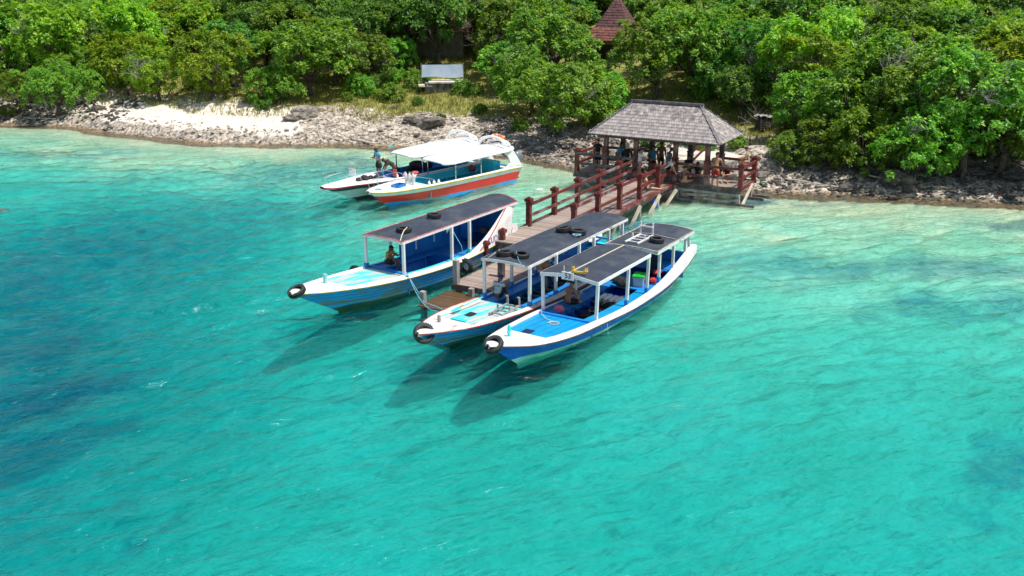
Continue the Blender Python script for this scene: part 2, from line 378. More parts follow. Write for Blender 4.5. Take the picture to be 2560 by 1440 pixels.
# seabed: pale sand with seagrass and reef patches
ms, t = newmat('pale_sand_seabed')
out = N(t,'ShaderNodeOutputMaterial'); b = N(t,'ShaderNodeBsdfPrincipled'); t.links.new(b.outputs[0], out.inputs[0])
tc = N(t,'ShaderNodeTexCoord'); vec = tc.outputs['Object']
at_ = N(t,'ShaderNodeAttribute', attribute_name='reef')
n1 = noise_node(t, vec, 1.5, 8, .68, .6); n2 = noise_node(t, vec, 6, 6, .6); n3 = noise_node(t, vec, .22, 4, .5)
mul = N(t,'ShaderNodeMath', operation='MULTIPLY'); t.links.new(at_.outputs['Fac'], mul.inputs[0]); mul.inputs[1].default_value = .52
ad = N(t,'ShaderNodeMath', operation='ADD'); t.links.new(mul.outputs[0], ad.inputs[0]); t.links.new(n1.outputs[0], ad.inputs[1])
mask = ramp(t, ad.outputs[0], [(.60,(0,0,0)), (.95,(1,1,1))]).outputs[0]
sand = ramp(t, n2.outputs[0], [(.3,(.94,.86,.64)), (.7,(.86,.77,.56))]).outputs[0]
big = ramp(t, n3.outputs[0], [(.35,(.86,.90,.84)), (.6,(1,1,1))]).outputs[0]
sand = mixc(t, 1.0, sand, big, 'MULTIPLY')
dapple = noise_node(t, vec, 2.6, 5, .62, 1.4); pm = ramp(t, dapple.outputs[0], [(.50,(0,0,0)), (.68,(.6,.6,.6))]).outputs[0]
sand = mixc(t, pm, sand, (.40,.43,.30))  # darker mottling painted in for the uneven light under the ripples
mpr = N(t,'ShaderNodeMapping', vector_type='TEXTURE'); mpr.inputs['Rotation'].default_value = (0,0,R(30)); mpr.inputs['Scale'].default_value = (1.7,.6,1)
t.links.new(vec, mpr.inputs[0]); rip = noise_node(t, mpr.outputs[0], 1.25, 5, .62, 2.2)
caustic_c = ramp(t, rip.outputs[0], [(.32,(.34,.48,.46)), (.44,(.78,.85,.82)), (.54,(1,1,1)), (.62,(.66,.78,.74)), (.72,(1,1,1))]).outputs[0]
sand = mixc(t, 1.0, sand, caustic_c, 'MULTIPLY')          # caustic light and dark of the waves, painted into the sand colour
grass = ramp(t, n2.outputs[0], [(.35,(.05,.13,.17)), (.65,(.20,.32,.36))]).outputs[0]  # seagrass; its blue tint stands in for sky reflected on the water
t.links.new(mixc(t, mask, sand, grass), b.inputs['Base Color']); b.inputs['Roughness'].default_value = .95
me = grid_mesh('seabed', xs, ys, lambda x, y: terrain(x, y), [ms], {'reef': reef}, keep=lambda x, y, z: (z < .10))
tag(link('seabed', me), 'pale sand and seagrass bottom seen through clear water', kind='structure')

# land: limestone and rubble by the water, dry grass above, leaf litter under the trees
ml, t = newmat('shore_ground')
out = N(t,'ShaderNodeOutputMaterial'); b = N(t,'ShaderNodeBsdfPrincipled'); t.links.new(b.outputs[0], out.inputs[0])
tc = N(t,'ShaderNodeTexCoord'); vec = tc.outputs['Object']
ai = N(t,'ShaderNodeAttribute', attribute_name='inl'); aw = N(t,'ShaderNodeAttribute', attribute_name='pale')
n1 = noise_node(t, vec, .9, 8, .7); n2 = noise_node(t, vec, 4.5, 7, .7); n3 = noise_node(t, vec, .35, 5, .6); n4 = noise_node(t, vec, 14, 5, .7)
rub = ramp(t, n2.outputs[0], [(.34,(.04,.036,.032)), (.46,(.24,.205,.17)), (.57,(.56,.48,.38)), (.70,(.70,.61,.50))]).outputs[0]
lime = ramp(t, n2.outputs[0], [(.33,(.34,.30,.27)), (.46,(.70,.62,.52)), (.62,(.88,.80,.68))]).outputs[0]
pa = N(t,'ShaderNodeMath', operation='ADD'); t.links.new(aw.outputs['Fac'], pa.inputs[0]); t.links.new(n1.outputs[0], pa.inputs[1])
pr = ramp(t, pa.outputs[0], [(.80,(0,0,0)), (1.05,(1,1,1))]).outputs[0]
base = mixc(t, pr, rub, lime)
gr = ramp(t, n4.outputs[0], [(.35,(.14,.16,.035)), (.6,(.32,.31,.07)), (.75,(.42,.38,.13))]).outputs[0]
soil = ramp(t, n1.outputs[0], [(.45,(1,1,1)), (.7,(.55,.5,.42))]).outputs[0]
gr = mixc(t, 1.0, gr, soil, 'MULTIPLY')
g1 = N(t,'ShaderNodeMath', operation='MULTIPLY_ADD'); t.links.new(n1.outputs[0], g1.inputs[0]); g1.inputs[1].default_value = 8; t.links.new(ai.outputs['Fac'], g1.inputs[2])
gm = N(t,'ShaderNodeMapRange'); gm.inputs[1].default_value = 9.2; gm.inputs[2].default_value = 10.6; t.links.new(g1.outputs[0], gm.inputs[0])
base = mixc(t, gm.outputs[0], base, gr)
# wet rim at the water
wz = N(t,'ShaderNodeSeparateXYZ'); t.links.new(vec, wz.inputs[0])
wr = N(t,'ShaderNodeMapRange'); wr.inputs[1].default_value = .13; wr.inputs[2].default_value = .03; t.links.new(wz.outputs[2], wr.inputs[0])
base = mixc(t, wr.outputs[0], base, mixc(t, 1.0, base, (.60,.50,.36), 'MULTIPLY'))
t.links.new(base, b.inputs['Base Color']); b.inputs['Roughness'].default_value = .92
bp = N(t,'ShaderNodeBump'); bp.inputs['Distance'].default_value = .12; bp.inputs['Strength'].default_value = .9
t.links.new(n2.outputs[0], bp.inputs['Height']); t.links.new(bp.outputs[0], b.inputs['Normal'])
def f_inl(x, y, z):
    s = inland(x, y); return s + (smooth(-36,-30,x)*smooth(-8,-14,x))*(-1.2) + smooth(0,6,x)*(-3.2)
def f_pale(x, y, z):
    s = inland(x, y)
    a = smooth(-35,-29,x)*smooth(-12,-15.5,x)*smooth(.2,1.6,s + fbm(x,y,.6,3,90)*2)
    return 1.0*a + .34*smooth(-13,-11,x)*smooth(1,-4,x)*smooth(.3,1.2,s)*smooth(6,4,s) + .2*smooth(8,16,x)*smooth(2.0,.5,s) - .02
me = grid_mesh('hillside', xs, ys[ys > 20], lambda x, y: terrain(x, y) + .012, [ml], {'inl': f_inl, 'pale': f_pale}, keep=lambda x, y, z: (z > -.03))
tag(link('hillside', me), 'rocky shore and dry grass slope rising to the wood', kind='structure')

# ---------------------------------------------------------------- water: a real body of clear absorbing water
mw, t = newmat('clear_turquoise_water')
out = N(t,'ShaderNodeOutputMaterial')
tc = N(t,'ShaderNodeTexCoord')
def wave_h(vec_scale, rz, scale, detail, dist, rough=.5):
    mp = N(t,'ShaderNodeMapping', vector_type='TEXTURE'); mp.inputs['Rotation'].default_value = (0,0,rz); mp.inputs['Scale'].default_value = vec_scale
    t.links.new(tc.outputs['Object'], mp.inputs[0]); n_ = noise_node(t, mp.outputs[0], scale, detail, rough, dist)
    a_ = N(t,'ShaderNodeMath', operation='SUBTRACT'); t.links.new(n_.outputs[0], a_.inputs[0]); a_.inputs[1].default_value = .5
    b_ = N(t,'ShaderNodeMath', operation='ABSOLUTE'); t.links.new(a_.outputs[0], b_.inputs[0])
    c_ = N(t,'ShaderNodeMath', operation='MULTIPLY_ADD'); t.links.new(b_.outputs[0], c_.inputs[0]); c_.inputs[1].default_value = -1.1; t.links.new(n_.outputs[0], c_.inputs[2])
    return c_                                     # sharper crests than troughs
wa = wave_h((1.9,.62,1), R(27), 1.55, 4, .8, .5); wb = wave_h((1.5,.7,1), R(44), 4.2, 3, .6, .5); 
wd = wave_h((1.3,.8,1), R(5), 9, 2, .4)
def madd(a, k, b_):
    m = N(t,'ShaderNodeMath', operation='MULTIPLY_ADD'); t.links.new(a, m.inputs[0]); m.inputs[1].default_value = k
    if isinstance(b_, float): m.inputs[2].default_value = b_
    else: t.links.new(b_, m.inputs[2])
    return m.outputs[0]
hgt = madd(wa.outputs[0], .05, madd(wb.outputs[0], .036, madd(wd.outputs[0], .012, 0.0)))
bp = N(t,'ShaderNodeBump'); bp.inputs['Strength'].default_value = 1.0; bp.inputs['Distance'].default_value = 1.0; t.links.new(hgt, bp.inputs['Height'])
fr = N(t,'ShaderNodeFresnel'); fr.inputs['IOR'].default_value = 1.333; t.links.new(bp.outputs[0], fr.inputs['Normal'])
gl = N(t,'ShaderNodeBsdfGlossy'); gl.inputs['Roughness'].default_value = .11; t.links.new(bp.outputs[0], gl.inputs['Normal'])
tr = N(t,'ShaderNodeBsdfTransparent'); rf = N(t,'ShaderNodeBsdfRefraction'); rf.inputs['IOR'].default_value = 1.25; rf.inputs['Roughness'].default_value = 0.0
t.links.new(bp.outputs[0], rf.inputs['Normal'])
mx = N(t,'ShaderNodeMixShader'); mx.inputs[0].default_value = .42; t.links.new(tr.outputs[0], mx.inputs[1]); t.links.new(rf.outputs[0], mx.inputs[2])
m2 = N(t,'ShaderNodeMixShader'); t.links.new(fr.outputs[0], m2.inputs[0]); t.links.new(mx.outputs[0], m2.inputs[1]); t.links.new(gl.outputs[0], m2.inputs[2])
t.links.new(m2.outputs[0], out.inputs['Surface'])
va = N(t,'ShaderNodeVolumeAbsorption'); va.inputs['Color'].default_value = (.22,.894,.932,1); va.inputs['Density'].default_value = 1.06
t.links.new(va.outputs[0], out.inputs['Volume'])
wx_ = np.concatenate([np.linspace(-145, -62, 24), np.linspace(-60, -41, 40), np.arange(-40.5, 31, .125), np.linspace(31.5, 50, 40), np.linspace(52, 145, 24)])
wy_ = np.concatenate([np.linspace(-25, 12, 10), np.arange(12.5, 32, .08), np.arange(32.05, 50, .14), np.arange(50.1, 76, .3), np.linspace(77, 120, 20)])
def waves(x, y):
    """small wind waves: sharp crested noise stretched along the crest direction, slightly different heading on the left"""
    h = 0
    for (ang, la, lb, amp, sd_) in ((27, 2.0, .75, .10, 201), (38, 1.3, .40, .085, 202), (17, 1.1, .27, .060, 203), (30, .8, .20, .036, 206), (62, .7, .34, .030, 204), (24, 6.0, 2.2, .10, 205)):
        a = R(ang) - .35*smooth(-2, -22, x)*smooth(24, 40, y); c, sn = np.cos(a), np.sin(a); xx = x + fbm(x, y, .5, 2, sd_+50)*.8; u = (xx*c+y*sn)/la; v = (-xx*sn+y*c)/lb
        n_ = vnoise(u, v, 1.0, sd_) ; h = h + amp*(n_ - 1.1*np.abs(n_-.5))
    return h - .085
X, Y = np.meshgrid(wx_, wy_); nx, ny = len(wx_), len(wy_); Zw = waves(X.ravel(), Y.ravel()).reshape(ny, nx)
amp_ = smooth(-60, -45, X)*smooth(50, 35, X)*smooth(8, 13, Y)*smooth(76, 60, Y)*(.30+.70*smooth(-1.0, -9, inland(X.ravel(), Y.ravel()).reshape(ny, nx))); Zw *= amp_*(.85+.75*smooth(19, 30, Y)*smooth(6, -6, X)+.35*smooth(20, 28, Y)*smooth(0, 8, X))
for a_ in (Zw[0], Zw[-1], Zw[:,0], Zw[:,-1]): a_[:] = 0
vt = np.stack([X, Y, Zw], -1).reshape(-1, 3); i_ = np.arange(nx*ny).reshape(ny, nx)
fw = np.stack([i_[:-1,:-1], i_[:-1,1:], i_[1:,1:], i_[1:,:-1]], -1).reshape(-1, 4).tolist()
rim = list(i_[0,:]) + list(i_[1:,-1]) + list(i_[-1,:-1][::-1]) + list(i_[1:-1,0][::-1]); nb_ = len(vt)
low = vt[rim].copy(); low[:,2] = -8; vt = np.concatenate([vt, low]); m__ = len(rim)
fw += [[int(rim[(k+1)%m__]), int(rim[k]), nb_+k, nb_+(k+1)%m__] for k in range(m__)] + [[nb_+k for k in range(m__)][::-1]]
mew = bpy.data.meshes.new('water'); mew.from_pydata(vt.tolist(), [], fw); mew.materials.append(mw)
sm_ = np.zeros(len(fw), bool); sm_[:(nx-1)*(ny-1)] = True; mew.polygons.foreach_set('use_smooth', sm_); mew.update()
wobj = link('water', mew); tag(wobj, 'clear turquoise sea with small wind ripples', kind='structure')

# ---------------------------------------------------------------- jetty and pavilion frame
PSI = .5132; SU, CU = math.sin(PSI), math.cos(PSI)
U0, V0 = 31.2, -17.25
JO = Vector((U0*SU + V0*CU, U0*CU - V0*SU, 0)); JR = PI/2 - PSI
DK = .84                                       # deck height
def jw(x, y, z=DK): return Vector((JO.x + SU*x - CU*y, JO.y + CU*x + SU*y, z))
def to_jetty(p): d = Vector((p.x-JO.x, p.y-JO.y)); return d.x*SU + d.y*CU, -d.x*CU + d.y*SU
jetty = empty('jetty', JO, JR, 'long timber jetty with red rails running from shore to boats', 'jetty')
rnd = random.Random(4)

def cap_post(parent, x, y, z0, z1, w_=.19, mat=m_red, cap=True, name='rail_post', lean=0):
    b_ = MB(); b_.box((0, 0, (z1-z0-.10)/2), (w_, w_, z1-z0-.10 if cap else z1-z0))
    if cap:
        h = z1-z0
        b_.box((0,0,h-.12), (w_+.09, w_+.09, .13)); b_.box((0,0,h-.04), (w_*.86, w_*.86, .035)); b_.box((0,0,h-.01), (w_*.5, w_*.5, .035))
    return b_.build(name, mat, parent, loc=(x, y, z0), rot=(0, lean, 0), bevel=.008)

def planks(parent, x0, x1, y0, y1, z, pw, mat, along='y', name='plank', seg=None, mi=None):
    n = max(1, round((x1-x0)/pw)); w_ = (x1-x0)/n
    me = MB().box((0,0,0), (w_-.012, (y1-y0), .04)).mesh(name, mat)
    me2 = MB().box((0,0,0), (w_-.012, (y1-y0)+.05, .04)).mesh(name, mat)
    for k in range(n):
        link(name, me if k % 3 else me2, parent, (x0+(k+.5)*w_, (y0+y1)/2 + rnd.uniform(-.015,.015), z-.02+rnd.uniform(-.004,.004)), (0, 0, rnd.uniform(-.004,.004)))

JL = 13.3
planks(jetty, 0, JL, -1.16, 1.16, DK, .145, m_plank)
for y in (-1.2, 1.2):
    MB().bar((0, y, DK-.03), (JL, y, DK-.03), .07, .14).build('edge_beam', m_redw, jetty)
    MB().bar((0, y*.9, DK-.2), (JL, y*.9, DK-.2), .09, .2).build('bearer', m_dark, jetty)
MB().box((-.04, 0, DK-.12), (.07, 2.4, .2)).build('end_beam', m_dark, jetty); MB().box((-.06, .1, DK-.32), (.07, 2.1, .18)).build('end_beam', m_dark, jetty)
PX = [2.56, 4.79, 7.01, 9.24, 11.47]
for x in PX:
    for y in (1.0, -1.0):
        cap_post(jetty, x, y, DK, DK+1.2)
        MB().bar((x, y, -1.3), (x, y, DK-.1), .17, .17).build('pile', m_grey, jetty)
# two rails a side, in lengths between posts
for y in (1.0, -1.0):
    X = PX + [13.55]
    for i in range(len(X)-1):
        for h in (.93, .47):
            yy = y - (.11 if y > 0 else -.11)
            MB().bar((X[i]-.05 if i == 0 else X[i], yy, DK+h+rnd.uniform(-.01,.01)), (X[i+1], yy, DK+h+rnd.uniform(-.01,.01)), .06, .125).build('rail', m_red if rnd.random() < .6 else m_redw, jetty, bevel=.006)
# red strips outside the posts and slanting braces on the right
for i in range(5):
    x = PX[i]+.12; MB().box((x+1.0, -1.1, DK+.012), (1.9, .24, .025)).build('edge_board', m_redw, jetty)
for i, (a, b_) in enumerate((((1650,492),(1607,543)), ((1601,519),(1567,566)), ((1691,478),(1646,520)), ((1539,567),(1521,594)))):
    p = at(*a, .62); q = at(*b_, -.05); xa, ya = to_jetty(p); xb, yb = to_jetty(q)
    MB().bar((xa, ya, .70), (xb, yb, -.5), .10, .13).build('brace', m_pale, jetty)
# small red post at the head, lower landings and mooring posts
xa, ya = to_jetty(at(1257, 599, DK)); cap_post(jetty, xa, ya, DK-.45, DK+.46, .16)
xa, ya = to_jetty(at(1214, 640, .42)); cap_post(jetty, xa, ya, -.6, 1.02, .17)
LZ = .42
planks(jetty, -4.15, -.35, -1.65, .32, LZ, .142, m_plank)
MB().box((-4.19, -.66, LZ-.1), (.07, 2.0, .2)).build('end_beam', m_dark, jetty); MB().box((-2.2, .36, LZ-.08), (3.9, .07, .16)).build('edge_beam', m_dark, jetty)
MB().box((-.2, -.7, LZ+.18), (.05, 2.0, .2)).build('riser', m_dark, jetty)
for x in (-3.9,-.6):
    for y in (.25,-1.55): MB().bar((x,y,-1.8),(x,y,LZ-.04),.15,.15).build('pile', m_dark, jetty)
planks(jetty, -6.05, -4.2, -1.5, .48, .15, .14, m_wet)
for (px, py, zt, zb, w_, mt) in ((1141,708,1.30,.42,.185,m_grey),(1060,762,.62,-1.6,.17,m_grey),(1179,745,.48,-1.2,.17,m_grey),(1252,716,1.42,-1.0,.2,m_dark)):
    p = at(px, py, max(zb, .08 if zb < 0 else zb)); xa, ya = to_jetty(p)
    cap_post(jetty, xa, ya, zb, zt, w_, mt, cap=False, name='mooring_post', lean=rnd.uniform(-.03,.03))

# ---------------------------------------------------------------- pavilion
pav = empty('pavilion', jw(13.59, 0, 0), JR, 'open red pavilion with hipped grey shingle roof at the shore end of the jetty', 'pavilion')
YL, YR, DP = 4.20, -4.28, 2.2               # half widths (left is +y), depth
CY = [2.62, 1.02, -1.02, -2.62]
planks(pav, 0, DP, YR-.05, YL+.1, DK, .146, m_plank)
for x in (-.06, DP+.06): MB().box((x, (YL+YR)/2, DK-.06), (.07, YL-YR+.25, .16)).build('edge_beam', m_dark, pav)
for (y0, y1, z) in ((YR-.1, -1.3, DK-.20), (1.3, YL+.15, DK-.20)):
    MB().box((-.10, (y0+y1)/2, z), (.06, y1-y0, .12)).build('fascia_board', m_dark, pav)
for y in (YR-.03,): MB().box((DP/2, y, DK-.05), (DP+.2, .07, .16)).build('edge_beam', m_red, pav)
for x in (.1, DP-.1):
    for y in (YR+.1, -2.6, -1.2, 1.2, 2.6, YL-.05):
        MB().bar((x, y, -.8), (x, y, DK-.12), .17, .17).build('pile', m_grey, pav)
for (p, q) in (((-.14,-1.3,.56),(-.14,-4.3,.52)), ((-.14,1.35,.58),(-.14,4.2,.50)), ((-.15,-2.6,.24),(-.15,-3.9,.18))): MB().bar(p, q, .06, .11).build('fascia_board', m_grey, pav)
# slanting weathered braces under the deck
for (p, q) in (((-.12,-1.5,.30),(-.12,-3.1,.42)), ((-.12,-3.0,.10),(-.12,-4.25,.30)), ((-.14,1.6,.02),(-.14,3.3,.55)), ((-.13,3.2,.1),(-.13,4.1,.5)), ((-.1,-1.35,.05),(-.1,-2.3,.02)), ((-.16,-2.9,.0),(-.16,-3.7,.0))):
    MB().bar(p, q, .05, .12).build('brace', m_grey, pav)
MB().bar((1.7, YR-.1, .75), (-.1, YR-.12, -.1), .10, .11).build('brace', m_pale, pav)
for k in range(2): MB().box((1.1+k*.6, YR-.45-.1*k, .20), (.16, .8, .14)).build('step_beam', m_dark, pav)
MB().box((.05, YR-.25, .03), (.16, .9, .12)).build('step_beam', m_dark, pav)
for y in (YL, YR):
    for x in (0, DP): cap_post(pav, x, y, DK, DK+1.2, .2)
# columns
EZ, RZ = 2.95, 4.37
for x in (0.0, 2.15):
    for y in CY:
        c = MB(); c.box((0,0,.55), (.26,.26,1.1)); c.box((0,0,1.14), (.30,.30,.06)); c.box((0,0,1.75), (.21,.21,1.2))
        c.build('column', m_redw if x == 0 else m_dark, pav, loc=(x, y, DK), bevel=.008)
def prail(p, q, mt=m_redw, w_=.06, h_=.13): MB().bar(p, q, w_, h_).build('rail', mt, pav, bevel=.006)
for h in (.93, .45):
    prail((-.12, YL+.05, DK+h), (-.12, 1.0, DK+h), m_dark); prail((-.12, -1.0, DK+h), (-.12, YR-.05, DK+h), m_redw)
    prail((0, YL-.1, DK+h+.03), (DP, YL-.1, DK+h+.03), m_red); prail((-.05, YR-.05, DK+h+.03), (DP+.1, YR-.05, DK+h+.03), m_red)
    prail((DP+.1, YL, DK+h), (DP+.1, 1.0, DK+h), m_dark); prail((DP+.1, YR, DK+h), (DP+.1, -2.6, DK+h), m_redw)
    prail((2.2, -1.02, DK+h+.1), (4.6, -1.02, DK+h+.55), m_red)
# benches
MB().box((1.75, 3.0, DK+.42), (.4, 1.9, .05)).box((1.75,2.2,DK+.2),(.3,.07,.4)).box((1.75,3.8,DK+.2),(.3,.07,.4)).build('bench', m_dark, pav)
MB().box((1.8, -1.9, DK+.42), (.4, 1.2, .05)).box((1.8,-2.4,DK+.2),(.3,.07,.4)).box((1.8,-1.4,DK+.2),(.3,.07,.4)).build('bench', m_dark, pav)
# tie beams
rb = MB()
for x in (0, 2.15): rb.bar((x, 3.0, EZ-.16), (x, -3.0, EZ-.16), .12, .16)
for y in CY: rb.bar((-.1, y, EZ-.16), (2.3, y, EZ-.16), .10, .14)
rb.build('tie_beam', m_dark, pav)
# roof: hipped, real shingles in courses
XF, XB, YA, YB = -.73, 2.81, 3.27, -3.39    # eave rectangle
XM = (XF+XB)/2; RY0, RY1 = YA-1.59, YB+1.59
core = MB()
e = [Vector((XF,YA,EZ)), Vector((XF,YB,EZ)), Vector((XB,YB,EZ)), Vector((XB,YA,EZ)), Vector((XM,RY0,RZ)), Vector((XM,RY1,RZ))]
core.add(e, [(0,1,5,4), (1,2,5), (2,3,4,5), (3,0,4), (3,2,1,0)])
dnl = [p - Vector((0,0,.05)) for p in e[:4]]
core.add(e[:4]+dnl, [(0,4,5,1),(1,5,6,2),(2,6,7,3),(3,7,4,0)])
roof = core.build('roof', m_ridge, pav)
def slope(a, b_, c, d, rows, wsh, single, holder):
    """shingle one roof face: eave a->b, top d->c; returns (area-sorted) placements"""
    out_ = []
    nrm = (b_-a).cross(d-a).normalized()
    if nrm.z < 0: nrm = -nrm
    exd = (b_-a).normalized()
    upd = nrm.cross(exd); upd = upd if upd.z > 0 else -upd
    for r_ in range(rows):
        t0 = (r_+.0)/rows
        p = a.lerp(d, t0); q = b_.lerp(c, t0); L = (q-p).length; n = max(1, int(round(L/wsh)))
        off = (r_ % 2)*.5
        for k in range(n):
            f_ = (k+off+.5)/n
            if f_ > 1-.3/n: continue
            out_.append((p.lerp(q, f_), exd, upd, nrm, r_))
    return out_
def shingle_mesh(wd, ln):
    b_ = MB(); w2 = wd/2-.005; t_ = .022
    pts = [(-w2,-.005),(-w2*.5,-.045),(w2*.5,-.045),(w2,-.005),(w2,ln),(-w2,ln)]
    b_.add([(x,y,t_) for x,y in pts]+[(x,y,0) for x,y in pts], [(0,1,2,3,4,5)] + [((i+1)%6,i,6+i,6+(i+1)%6) for i in range(6)])
    return b_
def place(item, jit):
    p, ex, up_, nr, r_ = item
    tilt = -.055 + jit.uniform(-.02, .02); y = (up_*math.cos(tilt) + nr*math.sin(tilt)).normalized(); z = ex.cross(y).normalized()
    if z.dot(nr) < 0: z = -z
    return Matrix.Translation(p + nr*(.022+jit.uniform(0,.008))) @ Matrix((ex, y, z)).transposed().to_4x4()
jit = random.Random(8)
front = slope(e[0], e[1], e[5], e[4], 11, .128, True, roof)
side = slope(e[1], e[2], e[5], e[5], 11, .128, False, roof)
back = slope(e[2], e[3], e[4], e[5], 11, .14, False, roof); left = slope(e[3], e[0], e[4], e[4], 11, .14, False, roof)
sm = shingle_mesh(.128, .24).mesh('shingle', m_shing)
rest = MB(); proto = shingle_mesh(.128, .24)
for i, it in enumerate(front + side + back + left):
    Mx = place(it, jit)
    if i < 299:
        o = link('shingle', sm, roof); o.matrix_local = Mx
    else: rest.add([Mx @ Vector(v) for v in proto.v], proto.f)
o = rest.build('shingles', m_shing, roof); o['kind'] = 'stuff'
for (p, q) in ((e[0], e[4]), (e[1], e[5]), (e[2], e[5]), (e[3], e[4])):
    n_ = 15
    cp = MB()
    for k in range(n_):
        a = p.lerp(q, k/n_); c = p.lerp(q, (k+1.15)/n_); cp.bar(a+Vector((0,0,.045)), c+Vector((0,0,.065)), .15, .025)
    cp.build('hip_cap', m_ridge, roof)
cp = MB().bar(e[4]+Vector((0,.12,.06)), e[5]+Vector((0,-.12,.06)), .22, .09); cp.bar(e[4]+Vector((0,.12,.11)), e[5]+Vector((0,-.12,.11)), .13, .05)
cp.build('ridge_cap', m_ridge, roof)

# concrete landing behind the pavilion and its stone-faced flank
cl = empty('concrete_landing', (9.5, 53, 0), 0, 'pale concrete landing slab with rough grey stone flank behind the pavilion', 'landing')
top = [at(1655,398,1.0), at(1815,402,1.0), at(1905,377,1.0), at(1862,366,1.05), at(1765,352,1.1), at(1690,350,1.1)]
b_ = MB(); n = len(top); o0 = Vector(cl.location)
b_.add([p-o0 for p in top]+[p-o0-Vector((0,0,.14)) for p in top], [tuple(range(n))]+[((i+1)%n, i, n+i, n+(i+1)%n) for i in range(n)])
b_.build('slab', m_conc, cl)
b_ = MB(); ctr = sum(top, Vector())/n
b_.add([p-o0-Vector((0,0,.14)) for p in top]+[p+(p-ctr)*.07-o0-Vector((0,0,1.3)) for p in top], [((i+1)%n, i, n+i, n+(i+1)%n) for i in range(n)])
b_.build('stone_flank', m_stone, cl)

# ---------------------------------------------------------------- boats (local x runs from stem to stern, +y is the far side)
class Boat:
    def __init__(s, name, S, th, label, st):
        s.root = empty(name, (S[0], S[1], 0), PI/2 - R(th), label, 'boat', 'boats at the jetty')
        s.st = st; s.S = S; s.th = R(th)
    def P(s, a, b, z): return Vector((a, -b, z))
    def world(s, a, b, z):
        c, sn = math.cos(s.th), math.sin(s.th); return Vector((s.S[0]+sn*a+c*b, s.S[1]+c*a-sn*b, z))
    def rotz(s): return PI/2 - s.th
    def g(s, key, a): xs_ = [r[0] for r in s.st]; i = ('a','wr','zr','wt','zt','ww').index(key); return hermite(xs_, [r[i] for r in s.st], a)

def hull(bt, mats, bands, n=46, keel=-.42, rubm=m_rub, chine=.75):
    """bands: list of (fraction up from waterline to rail, material index) ; outer shell from keel to rub rail, then the white strake"""
    st = bt.st; A0, A1 = st[0][0], st[-1][0]
    stem = -A0
    def wl(a_r):                                    # waterline station: the stem rakes back
        f = (a_r-A0)/(A1-A0); a = (A0 + stem) + f*(A1-.35-(A0+stem)) if True else a_r
        return a
    for side in (1, -1):
        hb = MB(); rows = []
        for i in range(n+1):
            f = i/n; f = f**1.25; a = A0 + f*(A1-A0)
            wr, zr, wt, zt, ww = (bt.g(k, a) for k in ('wr','zr','wt','zt','ww'))
            aw = wl(a); ak = aw + .35*(1-f)
            row = [(ak, 0.0, keel*(.55+.45*min(1, f*4)) ), (aw+.08*(1-f), ww*.62, keel*.5), (aw, ww, 0.0)]
            for q, _ in bands:
                fl = q**.85; row.append((aw+(a-aw)*q, ww+(wr-ww)*(q**1.15), zr*q))
            rows.append([(p[0], side*p[1], p[2]) for p in row])
        nc = len(rows[0])
        base = len(hb.v)
        for r_ in rows:
            for p in r_: hb.v.append(p)
        for i in range(n):
            for j in range(nc-1):
                f_ = (base+i*nc+j, base+i*nc+j+1, base+(i+1)*nc+j+1, base+(i+1)*nc+j)
                hb.f.append(f_ if side < 0 else f_[::-1]); hb.m.append(mats[1] if j < 2 else bands[j-2][1])
        # transom
        last = rows[-1]
        hb.v += [tuple(p) for p in last] + [(p[0], 0, p[2]) for p in last]; b0 = len(hb.v)-2*nc
        for j in range(nc-1): hb.f.append((b0+j, b0+j+1, b0+nc+j+1, b0+nc+j)); hb.m.append(mats[2])
        hb.build('hull_side', mats[0], bt.root, smooth=False)
    # white strake (washboard) above the rub rail
def strake(bt, mat, thick=.05, inner=True, n=46, name='gunwale'):
    st = bt.st; A0, A1 = st[0][0], st[-1][0]
    for side in (1, -1):
        P_ = []
        for i in range(n+1):
            f = (i/n)**1.2; a = A0 + f*(A1-A0)
            wr, zr, wt, zt = (bt.g(k, a) for k in ('wr','zr','wt','zt'))
            P_.append([(a, side*(wr+.012), zr), (a, side*(wr*.45+wt*.55+.03*min(1, wt*3)), zr*.38+zt*.62), (a, side*wt, zt+.012), (a, side*max(0, wt-.05), zt+.006), (a, side*max(0, wt-.055), zt-.14)])
        hb = MB(); hb.grid(P_, flip=(side > 0)); hb.build(name, mat, bt.root, smooth=True)
def rubrail(bt, mat, r=.022, dz=-.0, n=40, name='rub_rail'):
    st = bt.st; A0, A1 = st[0][0], st[-1][0]
    for side in (1, -1):
        pts = []
        for i in range(n+1):
            a = A0 + (i/n)**1.1*(A1-A0); pts.append((a, side*(bt.g('wr', a)+.018), bt.g('zr', a)+dz))
        MB().tube(pts, r, 5).build(name, mat, bt.root, smooth=True)
def seams(bt, fr, mat, n=34):
    st = bt.st; A0, A1 = st[0][0], st[-1][0]; stem = -A0
    for q in fr:
        for side in (1, -1):
            pts = []
            for i in range(n+1):
                f = (i/n)**1.25; a = A0+f*(A1-A0); aw = (A0+stem)+f*(A1-.35-(A0+stem)); wr, zr, ww = bt.g('wr',a), bt.g('zr',a), bt.g('ww',a)
                pts.append((aw+(a-aw)*q, side*(ww+(wr-ww)*(q**1.15)+.002), zr*q))
            MB().tube(pts, .006, 4).build('plank_seam', mat, bt.root)
